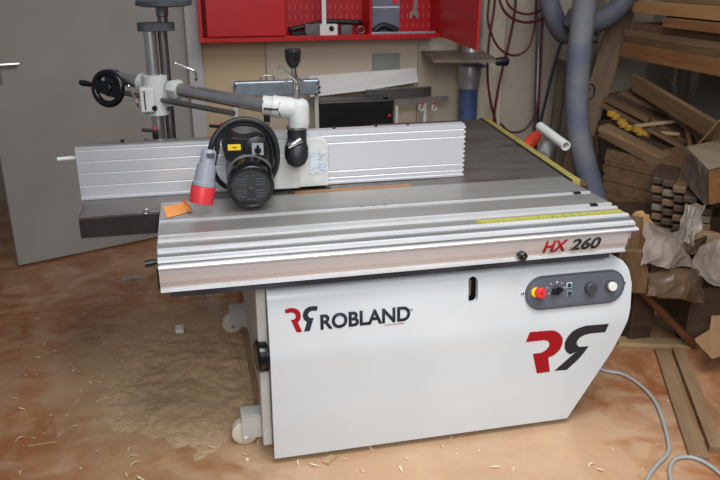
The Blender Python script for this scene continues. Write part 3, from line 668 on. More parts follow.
# galvanised channel frame
yf_ = 4.55
a_, b_ = P(235, 87, y=yf_), P(318, 90, y=yf_)
gf = empty('galvanised_frame', (a_.x, yf_, BZ), 'galvanised metal channel on two thin upright posts behind the fence', 'metal frame')
bm = B(); zc = P(270, 89, y=yf_).z; box(bm, (a_.x-.005, yf_, zc-.045), (b_.x+.01, yf_+.06, zc+.047)); obj('channel', bm, M_galv, gf, bevel=.008)
for x in (a_.x+.0, b_.x-.0):
    bm = B(); box(bm, (x-.012, yf_+.06, BZ), (x+.012, yf_+.075, zc+.05)); obj('post', bm, M_frame, gf)
for (px, py) in ((235, 86), (318, 82), (319, 87), (319, 92)):
    c = P(px, py, y=yf_-.002); bm = B(); cyl(bm, c+V((0, .01, 0)), c+V((0, -.014, 0)), .010, n=6); obj('bolt', bm, M_chrome, gf)
bm = B(); tube(bm, [P(260, 80, y=yf_+.03), P(262, 76.5, y=yf_+.03), P(268, 75.5, y=yf_+.03), P(273, 77, y=yf_+.03), P(274.5, 81, y=yf_+.03)], .006, 8, 6); obj('carry_handle', bm, M_steel, gf, True)
# black case
a_, b_ = P(319, 126, y=4.62), P(394, 99, y=4.62)
bc = empty('black_case', ((a_.x+b_.x)/2, 4.70, BZ), 'flat black case with a small red light behind the fence', 'case')
bm = B(); box(bm, (a_.x, 4.62, BZ), (b_.x, 4.80, b_.z)); obj('case_body', bm, M_black, bc, bevel=.01)
c = P(396.5, 115, y=4.62); bm = B(); cyl(bm, (b_.x-.03, 4.625, c.z), (b_.x-.03, 4.615, c.z), .009, n=12); obj('red_light', bm, M_red, bc)
bm = B(); c = P(386, 102, y=4.64); cyl(bm, (c.x, 4.66, b_.z-.003), (c.x, 4.66, b_.z+.012), .015, n=16); obj('case_knob', bm, M_blackg, bc, 'auto')
c = P(333, 118, y=4.61); 
# white board laid on the case, leaning to the wall
pa = [P(310, 78, y=4.95), P(417, 70, y=4.95), P(418.5, 82, y=4.84), P(362, 91, y=4.84), P(310, 97, y=4.84)]
bm = B(); prism(bm, pa, (0, .012, .012)); tag(obj('white_board', bm, M_whitep), 'long white board lying behind the black case under the red cabinet', 'board')
# grey metal plank + aluminium bar on brackets
def slab(name, p0, p1, y, w, t, m, label, cat, up=V((0, 1, 0))):
    a, b = P(*p0, y=y), P(*p1, y=y); bm = B(); beam(bm, a, b, w, t, up); return tag(obj(name, bm, m, bevel=.002), label, cat)
slab('steel_straightedge', (366, 94.5), (431, 91.5), 4.815, .066, .012, M_steeld, 'grey steel straightedge with a slot leaning behind the black case', 'straightedge')
cb_ = empty('clamp_bar', P(420, 102, y=4.78), 'aluminium bar with two red-tipped clamps right of the black case', 'clamp bar')
a_, b_ = P(394, 102.5, y=4.76), P(448, 98.5, y=4.76)
bm = B(); beam(bm, a_, b_, .032, .02, V((0, 1, 0))); obj('bar', bm, M_alu, cb_)
bm = B(); beam(bm, a_+V((.02, .01, 0)), V((a_.x+.02, a_.y+.01, BZ)), .02, .02); beam(bm, b_+V((-.16, .01, 0)), V((b_.x-.16, b_.y+.01, BZ)), .02, .02);  obj('bar_foot', bm, M_frame, cb_)
for px in (421, 434):
    c = P(px, 104, y=4.745); bm = B(); tube(bm, [c, c+V((-.012, 0, -.03)), c+V((.01, 0, -.045)), c+V((.02, 0, -.02))], .008, 8, 5); obj('clamp', bm, M_frame, cb_, True)
    bm = B(); cyl(bm, c+V((0, -.012, .008)), c+V((0, .004, .008)), .011, n=12); obj('clamp_tip', bm, M_red, cb_, 'auto')
bm = B(); a_, b_ = P(374, 72, y=5.0), P(401, 54, y=5.0); box(bm, (a_.x, 5.02, a_.z), (b_.x, 5.0495, b_.z)); tag(obj('glass_block', bm, mat('greenish_glass', (150, 156, 146), (136, 142, 132), .3, scale=6), bevel=.004), 'small pale grey-green block on the wall above the white board', 'block')
bm = B(); c = P(334, 127, y=4.5); box(bm, (c.x-.05, 4.48, BZ), (c.x+.0, 4.54, BZ+.11)); tag(obj('yellow_wood_block', bm, M_foam), 'small yellowish block between the galvanised frame and black case', 'block')

# ------------------------------------------------------------------ red wall cabinet
rc = empty('red_tool_cabinet', (.85, 4.9, 1.30), 'red metal tool cabinet on the wall with its right door open', 'tool cabinet')
X0, X1, XD1, XD2 = .082, 1.65, .618, 1.165
Z0, Z1, YF = 1.30, 2.0, 4.80
bm = B(); box(bm, (X0, YF, Z0), (X1, YW-.007, Z0+.02)); box(bm, (X0, YF, Z1-.02), (X1, YW-.007, Z1)); box(bm, (X0, YF, Z0), (X0+.02, YW-.007, Z1)); box(bm, (X1-.02, YF, Z0), (X1, YW-.007, Z1))
box(bm, (X0, YF-.004, Z0-.004), (X1, YF+.0, Z0+.026))
box(bm, (XD1-.02, YF, Z0), (XD1+.0, YW-.01, Z1)); box(bm, (XD2-.008, YF+.01, Z0), (XD2+.008, YW-.01, Z1))
obj('cabinet_shell', bm, M_redpaint, rc, bevel=.002)
bm = B(); box(bm, (X0, YW-.03, Z0), (X1, YW-.008, Z1)); pb = obj('pegboard', bm, M_redin, rc)
bm = B()
for i in range(26):
    for j in range(5):
        x = XD1+.05+i*.038; z = Z0+.05+j*.062
        if x < X1-.03: box(bm, (x, YW-.0315, z), (x+.006, YW-.0302, z+.028))
obj('peg_slots', bm, mat('peg_slot', (196, 90, 90), None, .6), pb)
bm = B(); box(bm, (X0+.045, YF-.02, Z0+.03), (XD1-.005, YF-.004, Z1)); obj('door', bm, M_redpaint, rc, bevel=.004)
hz = V((X1-.01, YF, 0)); he = P(478, 51, z=1.305); he = V((he.x, he.y, 0))
bm = B(); pr = (he-hz); a = hz+V((0, 0, (Z0+Z1)/2)); beam(bm, a, a+pr, .018, Z1-Z0-.01); obj('door', bm, M_redpaint, rc, bevel=.003)
print('open door', hz, he)
bm = B(); a = hz+pr+V((.010, .004, (Z0+Z1)/2)); beam(bm, a, a+pr.normalized()*.014, .016, Z1-Z0-.01); obj('door_edge', bm, M_steeld, rc)
# things in the cabinet
def on(px, py, y=4.87): return P(px, py, y=y)
c = on(325, 30); ds = empty('bench_clamp', (c.x, 4.87, Z0+.021), 'white metal clamp with a round hole standing in the red cabinet', 'clamp')
bm = B(); a_, b_ = on(319.5, 34), on(337, 24); box(bm, (a_.x, 4.85, Z0+.021), (b_.x, 4.91, b_.z)); obj('foot_block', bm, M_whitep, ds, bevel=.003)
bm = B(); c = on(331.5, 28.5, 4.85); cyl(bm, (c.x, 4.852, c.z), (c.x, 4.846, c.z), .017, n=20); obj('hole', bm, M_black, ds)
bm = B(); a_ = on(324, 24, 4.88); box(bm, (a_.x-.014, 4.87, b_.z), (a_.x+.014, 4.89, 1.75)); obj('upright', bm, M_whitep, ds, bevel=.003)
for nme, p0, p1, m, lab in (('grey_jaw', (305, 34), (319, 24), M_motor, 'small grey metal jaw left of the white clamp in the cabinet'), ('steel_jaw', (341, 34), (352, 25), M_motor, 'small grey metal jaw right of the white clamp in the cabinet')):
    a_, b_ = on(*p0), on(*p1); bm = B(); box(bm, (a_.x, 4.86, Z0+.021), (b_.x, 4.91, b_.z)); tag(obj(nme, bm, m, bevel=.004), lab, 'tool')
bm = B(); a_, b_ = on(288, 20, 4.95), on(315, 22, 4.95); c_ = on(330, 16, 4.95); d_ = on(362, 19, 4.95)
tube(bm, [V((a_.x, 4.96, Z0+.05)), V((b_.x, 4.95, Z0+.085)), V((c_.x, 4.95, Z0+.10)), V((d_.x, 4.95, Z0+.09))], .017, 10, 6)
tag(obj('black_tool', bm, M_rubber, smooth=True), 'long black handled tool lying behind the white clamp', 'tool')
bm = B(); a_ = on(291, 32); beam(bm, (a_.x, 4.86, Z0+.033), (a_.x+.1, 4.88, Z0+.033), .04, .022); tag(obj('dark_plane', bm, M_rubber, bevel=.004), 'small dark tool in the left corner of the open red cabinet', 'tool')
bm = B(); c = on(361, 30); torus(bm, (c.x, 4.87, c.z), (0, 1, 0), .022, .006, 24, 8); tag(obj('steel_ring', bm, M_steeld, smooth=True), 'small round dark ring beside the red divider', 'ring')
a_, b_ = on(372, 28, 4.93), on(400, 0, 4.93)
gb = empty('grey_box', ((a_.x+b_.x)/2, 4.96, Z0+.02), 'grey boxed set with a red spot right of the cabinet divider', 'box')
bm = B(); box(bm, (a_.x, 4.93, Z0+.021), (b_.x, 4.99, 1.62)); obj('box_body', bm, mat('box_grey', (118, 122, 136), (104, 108, 122), .45, scale=5), gb, bevel=.003)
bm = B(); c0_ = P(372, 8, y=4.929); box(bm, (a_.x+.004, 4.927, c0_.z), (b_.x-.004, 4.9295, c0_.z+.008)); obj('box_band', bm, M_whitep, gb)
bm = B(); c = P(395, 1.5, y=4.929); box(bm, (c.x-.018, 4.926, c.z-.014), (c.x+.018, 4.9295, c.z+.03)); obj('red_spot', bm, M_red, gb)
bm = B(); a_, b_ = on(374, 26), on(398, 20); tube(bm, [V((a_.x, 4.88, Z0+.04)), V((a_.x+.06, 4.88, Z0+.075)), V((b_.x-.04, 4.88, Z0+.06)), V((b_.x, 4.88, Z0+.04))], .02, 10, 6); tag(obj('black_pliers', bm, M_rubber, smooth=True), 'black handled pliers lying in front of the grey box', 'pliers')
bm = B(); a_, b_ = on(371, 30, 4.85), on(434, 33, 4.85); beam(bm, (a_.x, 4.855, Z0+.029), (b_.x, 4.83, Z0+.029), .03, .014); tag(obj('flat_bar', bm, M_galv, bevel=.002), 'flat grey steel bar lying on the cabinet floor', 'bar')
# hanging spanner
bm = B(); c = P(414, 10, y=YW-.045); y_ = YW-.045
beam(bm, (c.x+.006, y_, c.z-.0), (c.x+.014, y_, c.z+.14), .026, .006, V((0, 1, 0)))
jp = [(-.012, .0), (-.03, -.02), (-.032, -.05), (-.02, -.06), (-.012, -.035), (.010, -.035), (.018, -.06), (.034, -.05), (.03, -.02), (.022, .0)]
prism(bm, [(c.x+x, y_-.003, c.z+z) for x, z in jp], (0, .006, 0))
tag(obj('spanner', bm, M_steel), 'steel open-ended spanner hanging on the red pegboard', 'spanner')

# ------------------------------------------------------------------ extraction duct, shelf, hoses
yd = 4.86
t_, m_, b_ = P(467, 20, y=yd), P(470, 68, y=yd), P(468.5, 88, y=yd)
du = empty('extraction_duct', (m_.x, yd, 0.0), 'galvanised extraction duct with a clamp and blue flexible hose below it', 'duct')
bm = B(); lathe(bm, (m_.x, yd, b_.z), (m_.x, yd, 1.9), [(0, .072), (.06, .072), (.08, .078), (.16, .078), (.2, .062), (1, .062)], 36); obj('duct_pipe', bm, M_duct, du, 'auto')
bm = B(); torus(bm, (m_.x, yd, P(470, 66, y=yd-.07).z), (0, 0, 1), .078, .006, 36, 8); c = P(486, 66, y=yd-.05); box(bm, (c.x-.03, yd-.06, c.z-.012), (c.x, yd-.04, c.z+.012)); obj('hose_clamp', bm, M_galv, du, 'auto')
bm = B(); tube(bm, [V((m_.x-.002, yd, b_.z+.015)), V((m_.x-.002, yd, .85)), V((m_.x, yd, .6)), V((m_.x-.02, yd-.05, .3)), V((m_.x-.05, yd-.1, .06))], .064, 20, 26, rib=.0025); obj('blue_hose', bm, M_hoseb, du, True)
sh = empty('wall_shelf', (1.85, 4.7, 1.1), 'short wooden shelf board under the open red door', 'shelf')
p1, p2, p3, p4 = P(421, 51, z=1.195), P(433, 60, z=1.195), P(500, 60, z=1.195), P(492, 51, z=1.195)
print('shelf', p1, p2, p3, p4)
bm = B(); prism(bm, [p1, p2, p3, V((p3.x+.12, p1.y, 1.195))], (0, 0, -.018)); obj('shelf_board', bm, W_grey, sh, bevel=.002)
c = P(498, 58, y=p3.y-.01); bm = B(); lathe(bm, (p3.x-.02, p3.y+.01, 1.185), (p3.x+.06, p3.y+.01, 1.185), [(0, .022), (.3, .028), (.9, .028), (1, .018)], 20); obj('black_end', bm, M_black, sh, 'auto')
bm = B(); box(bm, (p1.x+.06, 4.65, 1.15), (p1.x+.08, YW-.013, 1.173)); box(bm, (p3.x+.06, 4.65, 1.15), (p3.x+.08, YW-.013, 1.173)); obj('bracket', bm, M_steeld, sh)

def hose(name, pts, ys, r, m, label, k=22, rib=.005, n=20, group=None):
    bm = B(); tube(bm, [P(x, y, y=yy) for (x, y), yy in zip(pts, ys)], r, n, k, rib=rib, ribn=1)
    return tag(obj(name, bm, m, smooth=True), label, 'hose', group)
hose('flexible_hose', [(587, -40), (585, 0), (580, 45), (577, 90), (578, 130), (584, 160), (592, 190), (602, 225)], [4.0, 4.0, 4.0, 4.0, 3.98, 3.95, 3.92, 3.9], .068, M_hose, 'thick blue-grey ribbed hose hanging straight down in front of the boards', k=28)
hose('flexible_hose', [(654, -40), (630, -8), (618, 8), (602, 20), (585, 24), (570, 16)], [4.45]*6, .064, M_hoseg, 'thick grey ribbed hose looping behind the straight hose at the top', k=20)
hose('flexible_hose', [(546, -30), (549, 0), (555, 20), (564, 33), (573, 30), (578, 10)], [4.6]*6, .062, M_hose, 'blue-grey hose bend hanging left of the straight hose', k=20)
def line(name, pts, y, r, m, label, cat='cable', group=None, n=8, k=8):
    ys = y if isinstance(y, (list, tuple)) else [y]*len(pts)
    bm = B(); tube(bm, [P(a, b, y=yy) for (a, b), yy in zip(pts, ys)], r, n, k)
    return tag(obj(name, bm, m, smooth=True), label, cat, group)
S = lambda *p: [(480+x/2.67, y/2.67) for x, y in p]
line('air_hose', S((25, -60), (24, 0), (22, 60), (48, 125), (90, 148), (128, 128), (146, 70), (150, 0), (150, -60)), 4.78, .008, M_air, 'dark red air hose in the widest low loop beside the red door', 'air hose')
line('air_hose', S((46, -60), (52, 0), (76, 42), (125, 60), (178, 42), (200, 0), (206, -50)), 4.74, .009, M_air, 'dark red air hose in the upper right loop near the grey hose', 'air hose')
line('air_hose', S((66, -50), (70, 0), (92, 28), (130, 38), (168, 22), (180, -20)), 4.76, .008, M_air, 'dark red air hose in the smallest upper loop', 'air hose')
line('air_hose', S((42, -50), (38, 20), (24, 110), (20, 200), (28, 270), (40, 318), (46, 360)), 4.80, .009, M_air, 'dark red air hose dropping down on the left behind the rail', 'air hose')
line('air_hose', S((96, -50), (93, 30), (76, 120), (54, 210), (40, 290), (36, 340)), 4.82, .010, M_air, 'dark red air hose slanting down left of the steel pipe', 'air hose')
line('air_hose', S((168, -50), (167, 60), (162, 180), (152, 290), (120, 345), (80, 352), (55, 330)), 4.72, .008, M_air, 'dark red air hose curving back near the table behind the rail', 'air hose')
bm = B(); a_, b_ = P(541, -20, y=4.95), P(536, 125, y=4.95); tube(bm, [a_, b_, V((b_.x, 4.95, 0.02))], .02, 12, 1); tag(obj('wall_conduit', bm, M_steeld, smooth=True), 'dark steel pipe running down the wall beside the air hoses', 'pipe')
line('black_cable', S((238, 60), (226, 100), (212, 130), (192, 200), (170, 290), (160, 330)), 4.6, .011, M_rubber, 'thin black cable slanting down left of the thick hose', k=6)
line('wire_hook', S((320, 80), (314, 92), (300, 90), (298, 108), (312, 112)), 4.28, .008, M_rubber, 'short black hook of wire beside the top of the thick hose', 'hook')
line('wire_loop', S((284, 230), (300, 226), (306, 244), (298, 262), (284, 264), (286, 244), (294, 236)), 4.2, .0055, M_rubber, 'small loop of thin black wire on the leaning boards', 'wire')
# pipe and red item by the rail
cr = empty('wooden_crate', (2.0, 3.55, 0), 'brown wooden crate on the floor behind the rail, mostly hidden', 'crate')
for z in (.06, .20, .34, .48, .60):
    bm = B(); box(bm, (1.74, 3.25, z), (1.90, 3.265, z+.10)); box(bm, (1.74, 3.735, z), (1.90, 3.75, z+.10)); box(bm, (1.725, 3.25, z), (1.74, 3.75, z+.10)); box(bm, (1.90, 3.25, z), (1.915, 3.75, z+.10)); obj('slat', bm, W_dark, cr)
bm = B(); box(bm, (1.725, 3.25, .701), (1.915, 3.75, .715)); obj('lid', bm, W_brown, cr)
wp = empty('white_pipe', P(555, 136, x=1.86), 'white open-ended pipe sticking out beyond the rail', 'pipe')
a_, b_ = P(540, 126.5, y=3.70), P(566, 146, y=3.38); bm = B(); lathe(bm, a_, b_, [(0, .025), (1, .025), (1, .018), (.8, .018)], 28, cap=False); obj('pipe_body', bm, M_whitep, wp, 'auto')
bm = B(); ddp = (b_-a_).normalized(); cyl(bm, b_-ddp*.05, b_-ddp*.045, .019); obj('pipe_inside', bm, M_black, wp)
sp_ = empty('silver_cylinder', P(546, 150, x=1.80), 'silver metal cylinder under the white pipe', 'cylinder')
a_, b_ = P(552, 139, x=1.90), P(543, 156, x=1.80); bm = B(); cyl(bm, a_, b_, .033); obj('cylinder_body', bm, M_duct, sp_, 'auto')
bm = B(); lathe(bm, a_, a_+(a_-b_)*.15, [(0, .033), (1, .02)]); obj('cylinder_neck', bm, M_steel, sp_, 'auto')
rp = empty('red_bottle', P(532, 140, x=1.85), 'orange-red plastic bottle with a pale cap beside the white pipe', 'bottle')
a_, b_ = P(524, 150, x=1.80), P(538, 134, x=1.93); bm = B(); lathe(bm, a_, b_, [(0, .030), (.1, .036), (.7, .036), (.9, .03), (1, .02)]); obj('bottle_body', bm, mat('bottle_red', (204, 66, 40), None, .4), rp, 'auto')
bm = B(); lathe(bm, b_, b_+(b_-a_)*.45, [(0, .022), (.7, .026), (1, .014)]); obj('cap', bm, mat('bottle_cap', (190, 160, 138), None, .5), rp, 'auto')

# ------------------------------------------------------------------ leaning boards
def board(name, a, b, w, t, m, label, cat='board', up=V((0, 0, 1)), group=None, bevel=.002):
    bm = B(); beam(bm, a, b, w, t, up)
    d, s, u = frame_of(V(b)-V(a), up)
    me_o = obj(name, bm, m, bevel=bevel)
    # grain along the board: keep the mesh, turn the object so that local x runs along it
    Rm = Matrix((d, -s, u)).transposed(); me_o.data.transform(Rm.inverted().to_4x4()); me_o.rotation_euler = Rm.to_euler()
    return tag(me_o, label, cat, group)
board('leaning_board', P(560, 200, y=4.6), P(602, -50, y=4.98), .17, .022, W_grey, 'wide pale board leaning on the wall behind the thick hose', up=V((0, 1, .1)))
board('leaning_board', P(564, 195, y=4.38), P(641, -45, y=4.78), .145, .05, W_brown, 'brown plank with a lit edge leaning right of the thick hose', up=V((.5, 1, .1)))
board('leaning_batten', P(548, 190, y=4.75), P(562, 60, y=4.98), .06, .03, W_grey, 'narrow greyish batten leaning behind the black cable', up=V((0, 1, .1)))

# ------------------------------------------------------------------ timber rack on the right wall
XO = 2.75
rack = empty('rack_bracket', (XR, 3.9, 1.1), 'pale grey steel shelf bracket nearer the corner under the timber', 'bracket', 'timber rack brackets')
def bracket(pa, pb, root):
    a = P(*pa, x=2.95); b = P(*pb, x=XR-.015); y = (a.y+b.y)/2
    bm = B(); beam(bm, (XO+.12, y, 1.172), (XR, y, 1.172), .03, .02); obj('arm', bm, M_frame, root)
    bm = B(); beam(bm, a, b, .035, .02, V((1, 0, 1))); obj('brace', bm, M_trim, root)
    bm = B(); beam(bm, (XR-.012, b.y, b.z-.05), (XR-.012, b.y, 1.2), .03, .02, V((1, 0, 0))); obj('wall_plate', bm, M_frame, root)
bracket((661, 60), (673, 94), rack)
rack2 = empty('rack_bracket', (XR, 3.6, 1.1), 'pale grey steel shelf bracket nearer the camera under the timber', 'bracket', 'timber rack brackets')
bracket((698, 68), (689, 106), rack2)
def rk(x0, x1, z0, z1, y1, m, label, y0=2.2, name='stored_board'):
    zc = (z0+z1)/2; xc = (x0+x1)/2
    board(name, (xc, y0, zc), (xc, y1, zc), x1-x0, z1-z0, m, label, group='boards on the timber rack')
rk(2.75, 3.30, 1.185, 1.222, 4.44, W_orange, 'lowest board of the timber rack, its lit front edge lowest')
rk(2.765, 3.28, 1.223, 1.275, 4.46, W_orange, 'thick orange-brown board second from the bottom of the rack')
rk(2.77, 3.25, 1.276, 1.312, 4.44, W_brown, 'thin brown board third from the bottom of the rack')
rk(2.78, 3.26, 1.313, 1.355, 4.48, W_mid, 'lighter brown board fourth from the bottom of the rack')
rk(2.80, 3.22, 1.356, 1.40, 4.42, W_brown, 'brown board just under the sawn-off pine end on the rack')
rk(2.74, 3.0, 1.402, 1.452, 4.02, W_orange, 'orange board whose sawn end shows halfway up the rack')
rk(3.02, 3.27, 1.402, 1.46, 4.4, W_dark, 'dark board lying behind the orange sawn end on the rack')
rk(2.78, 3.12, 1.462, 1.53, 4.42, W_pine, 'pale knotty pine board second from the top of the rack')
rk(2.90, 3.28, 1.532, 1.60, 4.3, W_mid, 'topmost pale board of the rack at the picture corner')

# ------------------------------------------------------------------ wood pile right
def pb2(p0, y0, p1, y1, w, t, m, label, name='offcut_board', up=V((0, 0, 1)), cat='board', group=None):
    return board(name, P(*p0, y=y0), P(*p1, y=y1), w, t, m, label, cat, up, group)
pb2((634, 82), 4.35, (730, 140), 3.45, .115, .03, W_mid, 'long light brown board with a knot leaning along the wall under the rack', up=V((1, 0, .25)), name='knotty_board')
c = P(672, 104, y=3.95)
bm = B(); cyl(bm, c+V((-.024, -.0, 0)), c+V((-.016, 0, 0)), .01, n=12); bm.free()
# base stacks (crates of panels) that carry the offcuts
bm = B(); box(bm, (2.52, 4.02, 0), (3.25, 4.6, .55)); tag(obj('timber_block', bm, W_dark, bevel=.01), 'dark bulky timber block at the back of the wood pile', 'timber block')
# big layered stack (panel bundle)
PB = empty('panel_bundle', (2.55, 3.75, 0), 'tall brown bundle of stacked thin panels right of the carriage end', 'panel bundle')
g0, g1 = P(606, 148, y=3.95), P(690, 178, y=3.45)
ax = (V((g1.x, g1.y, 0))-V((g0.x, g0.y, 0))); L_ = ax.length; ax.normalize(); ay = V((-ax.y, ax.x, 0))
if ay.y < 0: ay = -ay
nl = 30; ztop = .70
for i in range(nl):
    z0 = i*ztop/nl; j = random.uniform(-.006, .006); j2 = random.uniform(-.012, .012)
    a = V((g0.x, g0.y, z0+ztop/nl/2))+ax*j2+ay*(j+.16); b = a+ax*(L_+.05)
    bm = B(); beam(bm, a, b, .32, ztop/nl*.985)
    obj('panel', bm, W_brown, PB)
# light moulding lying over the bundle
pb2((603, 127), 4.05, (705, 180), 3.5, .12, .035, W_mid, 'long pale moulded board lying on top of the panel bundle', name='moulding_board')
pb2((601, 133), 4.0, (700, 186), 3.42, .05, .03, W_brown, 'narrow brown strip on the near side of the pale moulded board')
# stack of short offcuts further back
specs = [((604, 100), 4.55, (648, 92), 4.6, .20, .03, W_brown, 'brown offcut at the back left of the pile'),
 ((612, 108), 4.45, (668, 96), 4.5, .22, .03, W_dark, 'dark offcut under the flat knotty plate on the pile'),
 ((625, 92), 4.50, (672, 110), 4.25, .24, .035, W_brown, 'wide flat brown plate with a yellow stain topmost on the pile'),
 ((606, 98), 4.40, (650, 120), 4.15, .07, .03, W_brown, 'brown stick along the left edge of the flat plate'),
 ((620, 97), 4.42, (655, 116), 4.20, .05, .03, W_dark, 'dark stick next to the wide flat plate'),
 ((634, 126), 4.15, (676, 121), 4.05, .03, .02, W_light, 'pale thin stick above the yellow foam pieces'),
 ((648, 132), 4.05, (680, 134), 3.95, .02, .02, W_light, 'pale thin stick just right of the yellow foam pieces'),
 ((640, 138), 4.0, (690, 162), 3.75, .09, .025, W_dark, 'dark brown slat between the foam and the cardboard box'),
 ((650, 128), 4.05, (706, 158), 3.8, .12, .02, W_brown, 'flat brown slat behind the crossed sticks'),
 ((668, 113), 4.1, (716, 146), 3.75, .025, .025, W_grey, 'greyish stick slanting under the knotty board'),
 ((686, 126), 3.9, (692, 158), 3.75, .022, .022, W_brown, 'left one of two upright crossed sticks'),
 ((691, 126), 3.9, (706, 154), 3.75, .026, .022, W_brown, 'right one of two upright crossed sticks'),
 ((690, 121), 3.95, (714, 124), 3.85, .03, .02, W_brown, 'short brown stick at the right under the knotty board'),
 ((606, 120), 4.35, (606, 175), 4.3, .09, .05, W_dark, 'dark upright block left of the panel bundle'),
 ((600, 135), 4.40, (602, 180), 4.35, .08, .05, W_brown, 'brown upright block beside the thick hose'),
 ((612, 112), 4.38, (640, 128), 4.15, .10, .03, W_dark, 'dark slat holding the yellow foam pieces')]
specs += [((608, 104), 4.42, (690, 150), 3.95, .16, .03, W_brown, 'broad brown board filling the middle of the offcut pile'),
 ((622, 112), 4.4, (700, 150), 3.92, .10, .025, W_dark, 'dark board beside the broad brown one in the offcut pile'),
 ((655, 118), 4.2, (705, 150), 3.85, .14, .03, W_brown, 'brown board under the crossed sticks'),
 ((600, 118), 4.5, (628, 104), 4.55, .10, .04, W_dark, 'short dark block at the left end of the offcut pile'),
 ((636, 104), 4.45, (690, 124), 4.15, .12, .03, W_brown, 'brown board close under the knotty leaning board'),
 ((670, 150), 3.8, (712, 172), 3.55, .14, .03, W_brown, 'brown board running under the wrapped beam')]
for p0, y0, p1, y1, w, t, m, lab in specs: pb2(p0, y0, p1, y1, w, t, m, lab)
for i, (x, y) in enumerate([(612, 114), (616, 117), (622, 122), (624, 125), (629, 128), (638, 130), (641, 133), (646, 135)]):
    c = P(x, y, y=4.12-.01*i); bm = B(); beam(bm, c-V((.02, 0, 0)), c+V((.02, .01, 0)), .04, .035, V((.3*(i % 3-1), 0, 1))); tag(obj('foam_piece', bm, M_foam, bevel=.006), 'small yellow foam block in the row of foam on the offcuts', 'foam piece', 'yellow foam pieces on the wood pile')
# timber under the offcuts
for i, (zz, xx) in enumerate([(.56, 2.42), (.62, 2.46), (.68, 2.44), (.74, 2.5)]):
    pass
# carton-like wrapped bundle right
BB = empty('wrapped_beam', (2.85, 3.1, .5), 'big wrapped wooden beam with pale orange sawn end at the right edge', 'wrapped beam')
e = [P(708, 171, y=2.95), P(722, 170, y=2.85), P(724, 205, y=2.85), P(708, 206, y=2.95)]
a0 = P(686, 148, y=3.3); a1 = P(708, 171, y=2.95); a2 = P(708, 205, y=2.95); a3 = P(686, 182, y=3.3)
back = V((.24, .06, .02))
bm = B(); vs = [bm.verts.new(p) for p in (a0, a1, a2, a3)]; vt = [bm.verts.new(p+V((.34, .12, .0))) for p in (a0, a1, a2, a3)]
bm.faces.new(vs); bm.faces.new(vt)
for i in range(4): bm.faces.new([vs[i], vs[(i+1) % 4], vt[(i+1) % 4], vt[i]])
obj('beam_body', bm, W_brown, BB, bevel=.004)
bm = B(); prism(bm, [a1+V((.004, -.002, -.004)), a1+V((.33, .113, -.004)), a2+V((.33, .113, .004)), a2+V((.004, -.002, .004))], (.002, -.006, 0)); obj('sawn_end', bm, W_orange, BB)
bm = B(); prism(bm, [a0+V((-.005, -.005, .006)), a1+V((-.01, -.005, .006)), a2+V((-.012, -.006, -.003)), a3+V((-.01, -.006, 0))], (-.004, -.003, 0)); obj('clear_wrap', bm, M_plasticw, BB)
bm = B(); prism(bm, [a0+V((0, 0, .004)), a1+V((0, 0, .004)), a1+V((.34, .12, .004)), a0+V((.34, .12, .004))], (0, 0, .004)); obj('top_wrap', bm, mat('kraft_paper', (150, 132, 112), (136, 118, 98), .7, scale=8), BB)
pb2((700, 146), 3.45, (725, 118), 3.3, .1, .01, M_cardb, 'grey-brown paper flap above the wrapped beam', name='paper_flap', cat='paper', up=V((-.3, .2, 1)))
# bundle of dark profiles: ends facing us in a column pattern
rows = []
k = 0
for cidx, (x0_, y0_, x1_, y1_) in enumerate([(658, 181, 657, 226), (668, 184, 668, 232), (679, 190, 679, 238), (691, 200, 690, 244), (704, 212, 702, 250)]):
    for r in range(6):
        t = r/5; px = x0_+(x1_-x0_)*t+random.uniform(-1, 1); py = y0_+(y1_-y0_)*t
        c = P(px, py, y=3.35-.07*cidx)
        m = (W_dark, W_brown, W_dark, W_grey, W_brown, W_dark)[(r+cidx*2) % 6]
        board('profile_batten', c, c+V((.34, .42, .0)), .066, .036, m, 'dark batten end in the wrapped stack left of the big wrapped beam', group='stacked dark battens', up=V((0, 0, 1)), bevel=.006)
bm = B(); a_ = P(655, 180, y=3.38); c_ = P(690, 240, y=3.1); box(bm, (2.36, 3.36, 0), (3.1, 3.74, P(655, 222, y=3.36).z)); tag(obj('timber_block', bm, W_dark, bevel=.01), 'dark base timber under the stacked battens', 'timber block')
# upright board ends near the carriage end
pb2((634, 216), 2.85, (628, 262), 2.80, .07, .05, W_brown, 'brown upright board end touching the carriage end', name='upright_board', up=V((1, .3, 0)))
pb2((641, 214), 2.90, (637, 268), 2.84, .05, .06, W_pine, 'pine board end just right of the brown upright one', name='upright_board', up=V((1, .3, 0)))
pb2((637, 213), 2.95, (668, 250), 2.75, .05, .03, W_pine, 'pine stick slanting behind the clear plastic sheet', name='slanting_stick')
pb2((634, 250), 2.72, (641, 292), 2.68, .08, .04, W_brown, 'brown weathered board end beside the front panel corner', name='upright_board', up=V((1, .5, 0)))
zt_ = P(637, 268, y=2.84).z
bm = B(); box(bm, (2.0, 2.86, 0), (2.12, 2.96, zt_)); tag(obj('timber_block', bm, W_dark, bevel=.006), 'dark upright timber block behind the right edge of the front panel', 'timber block')
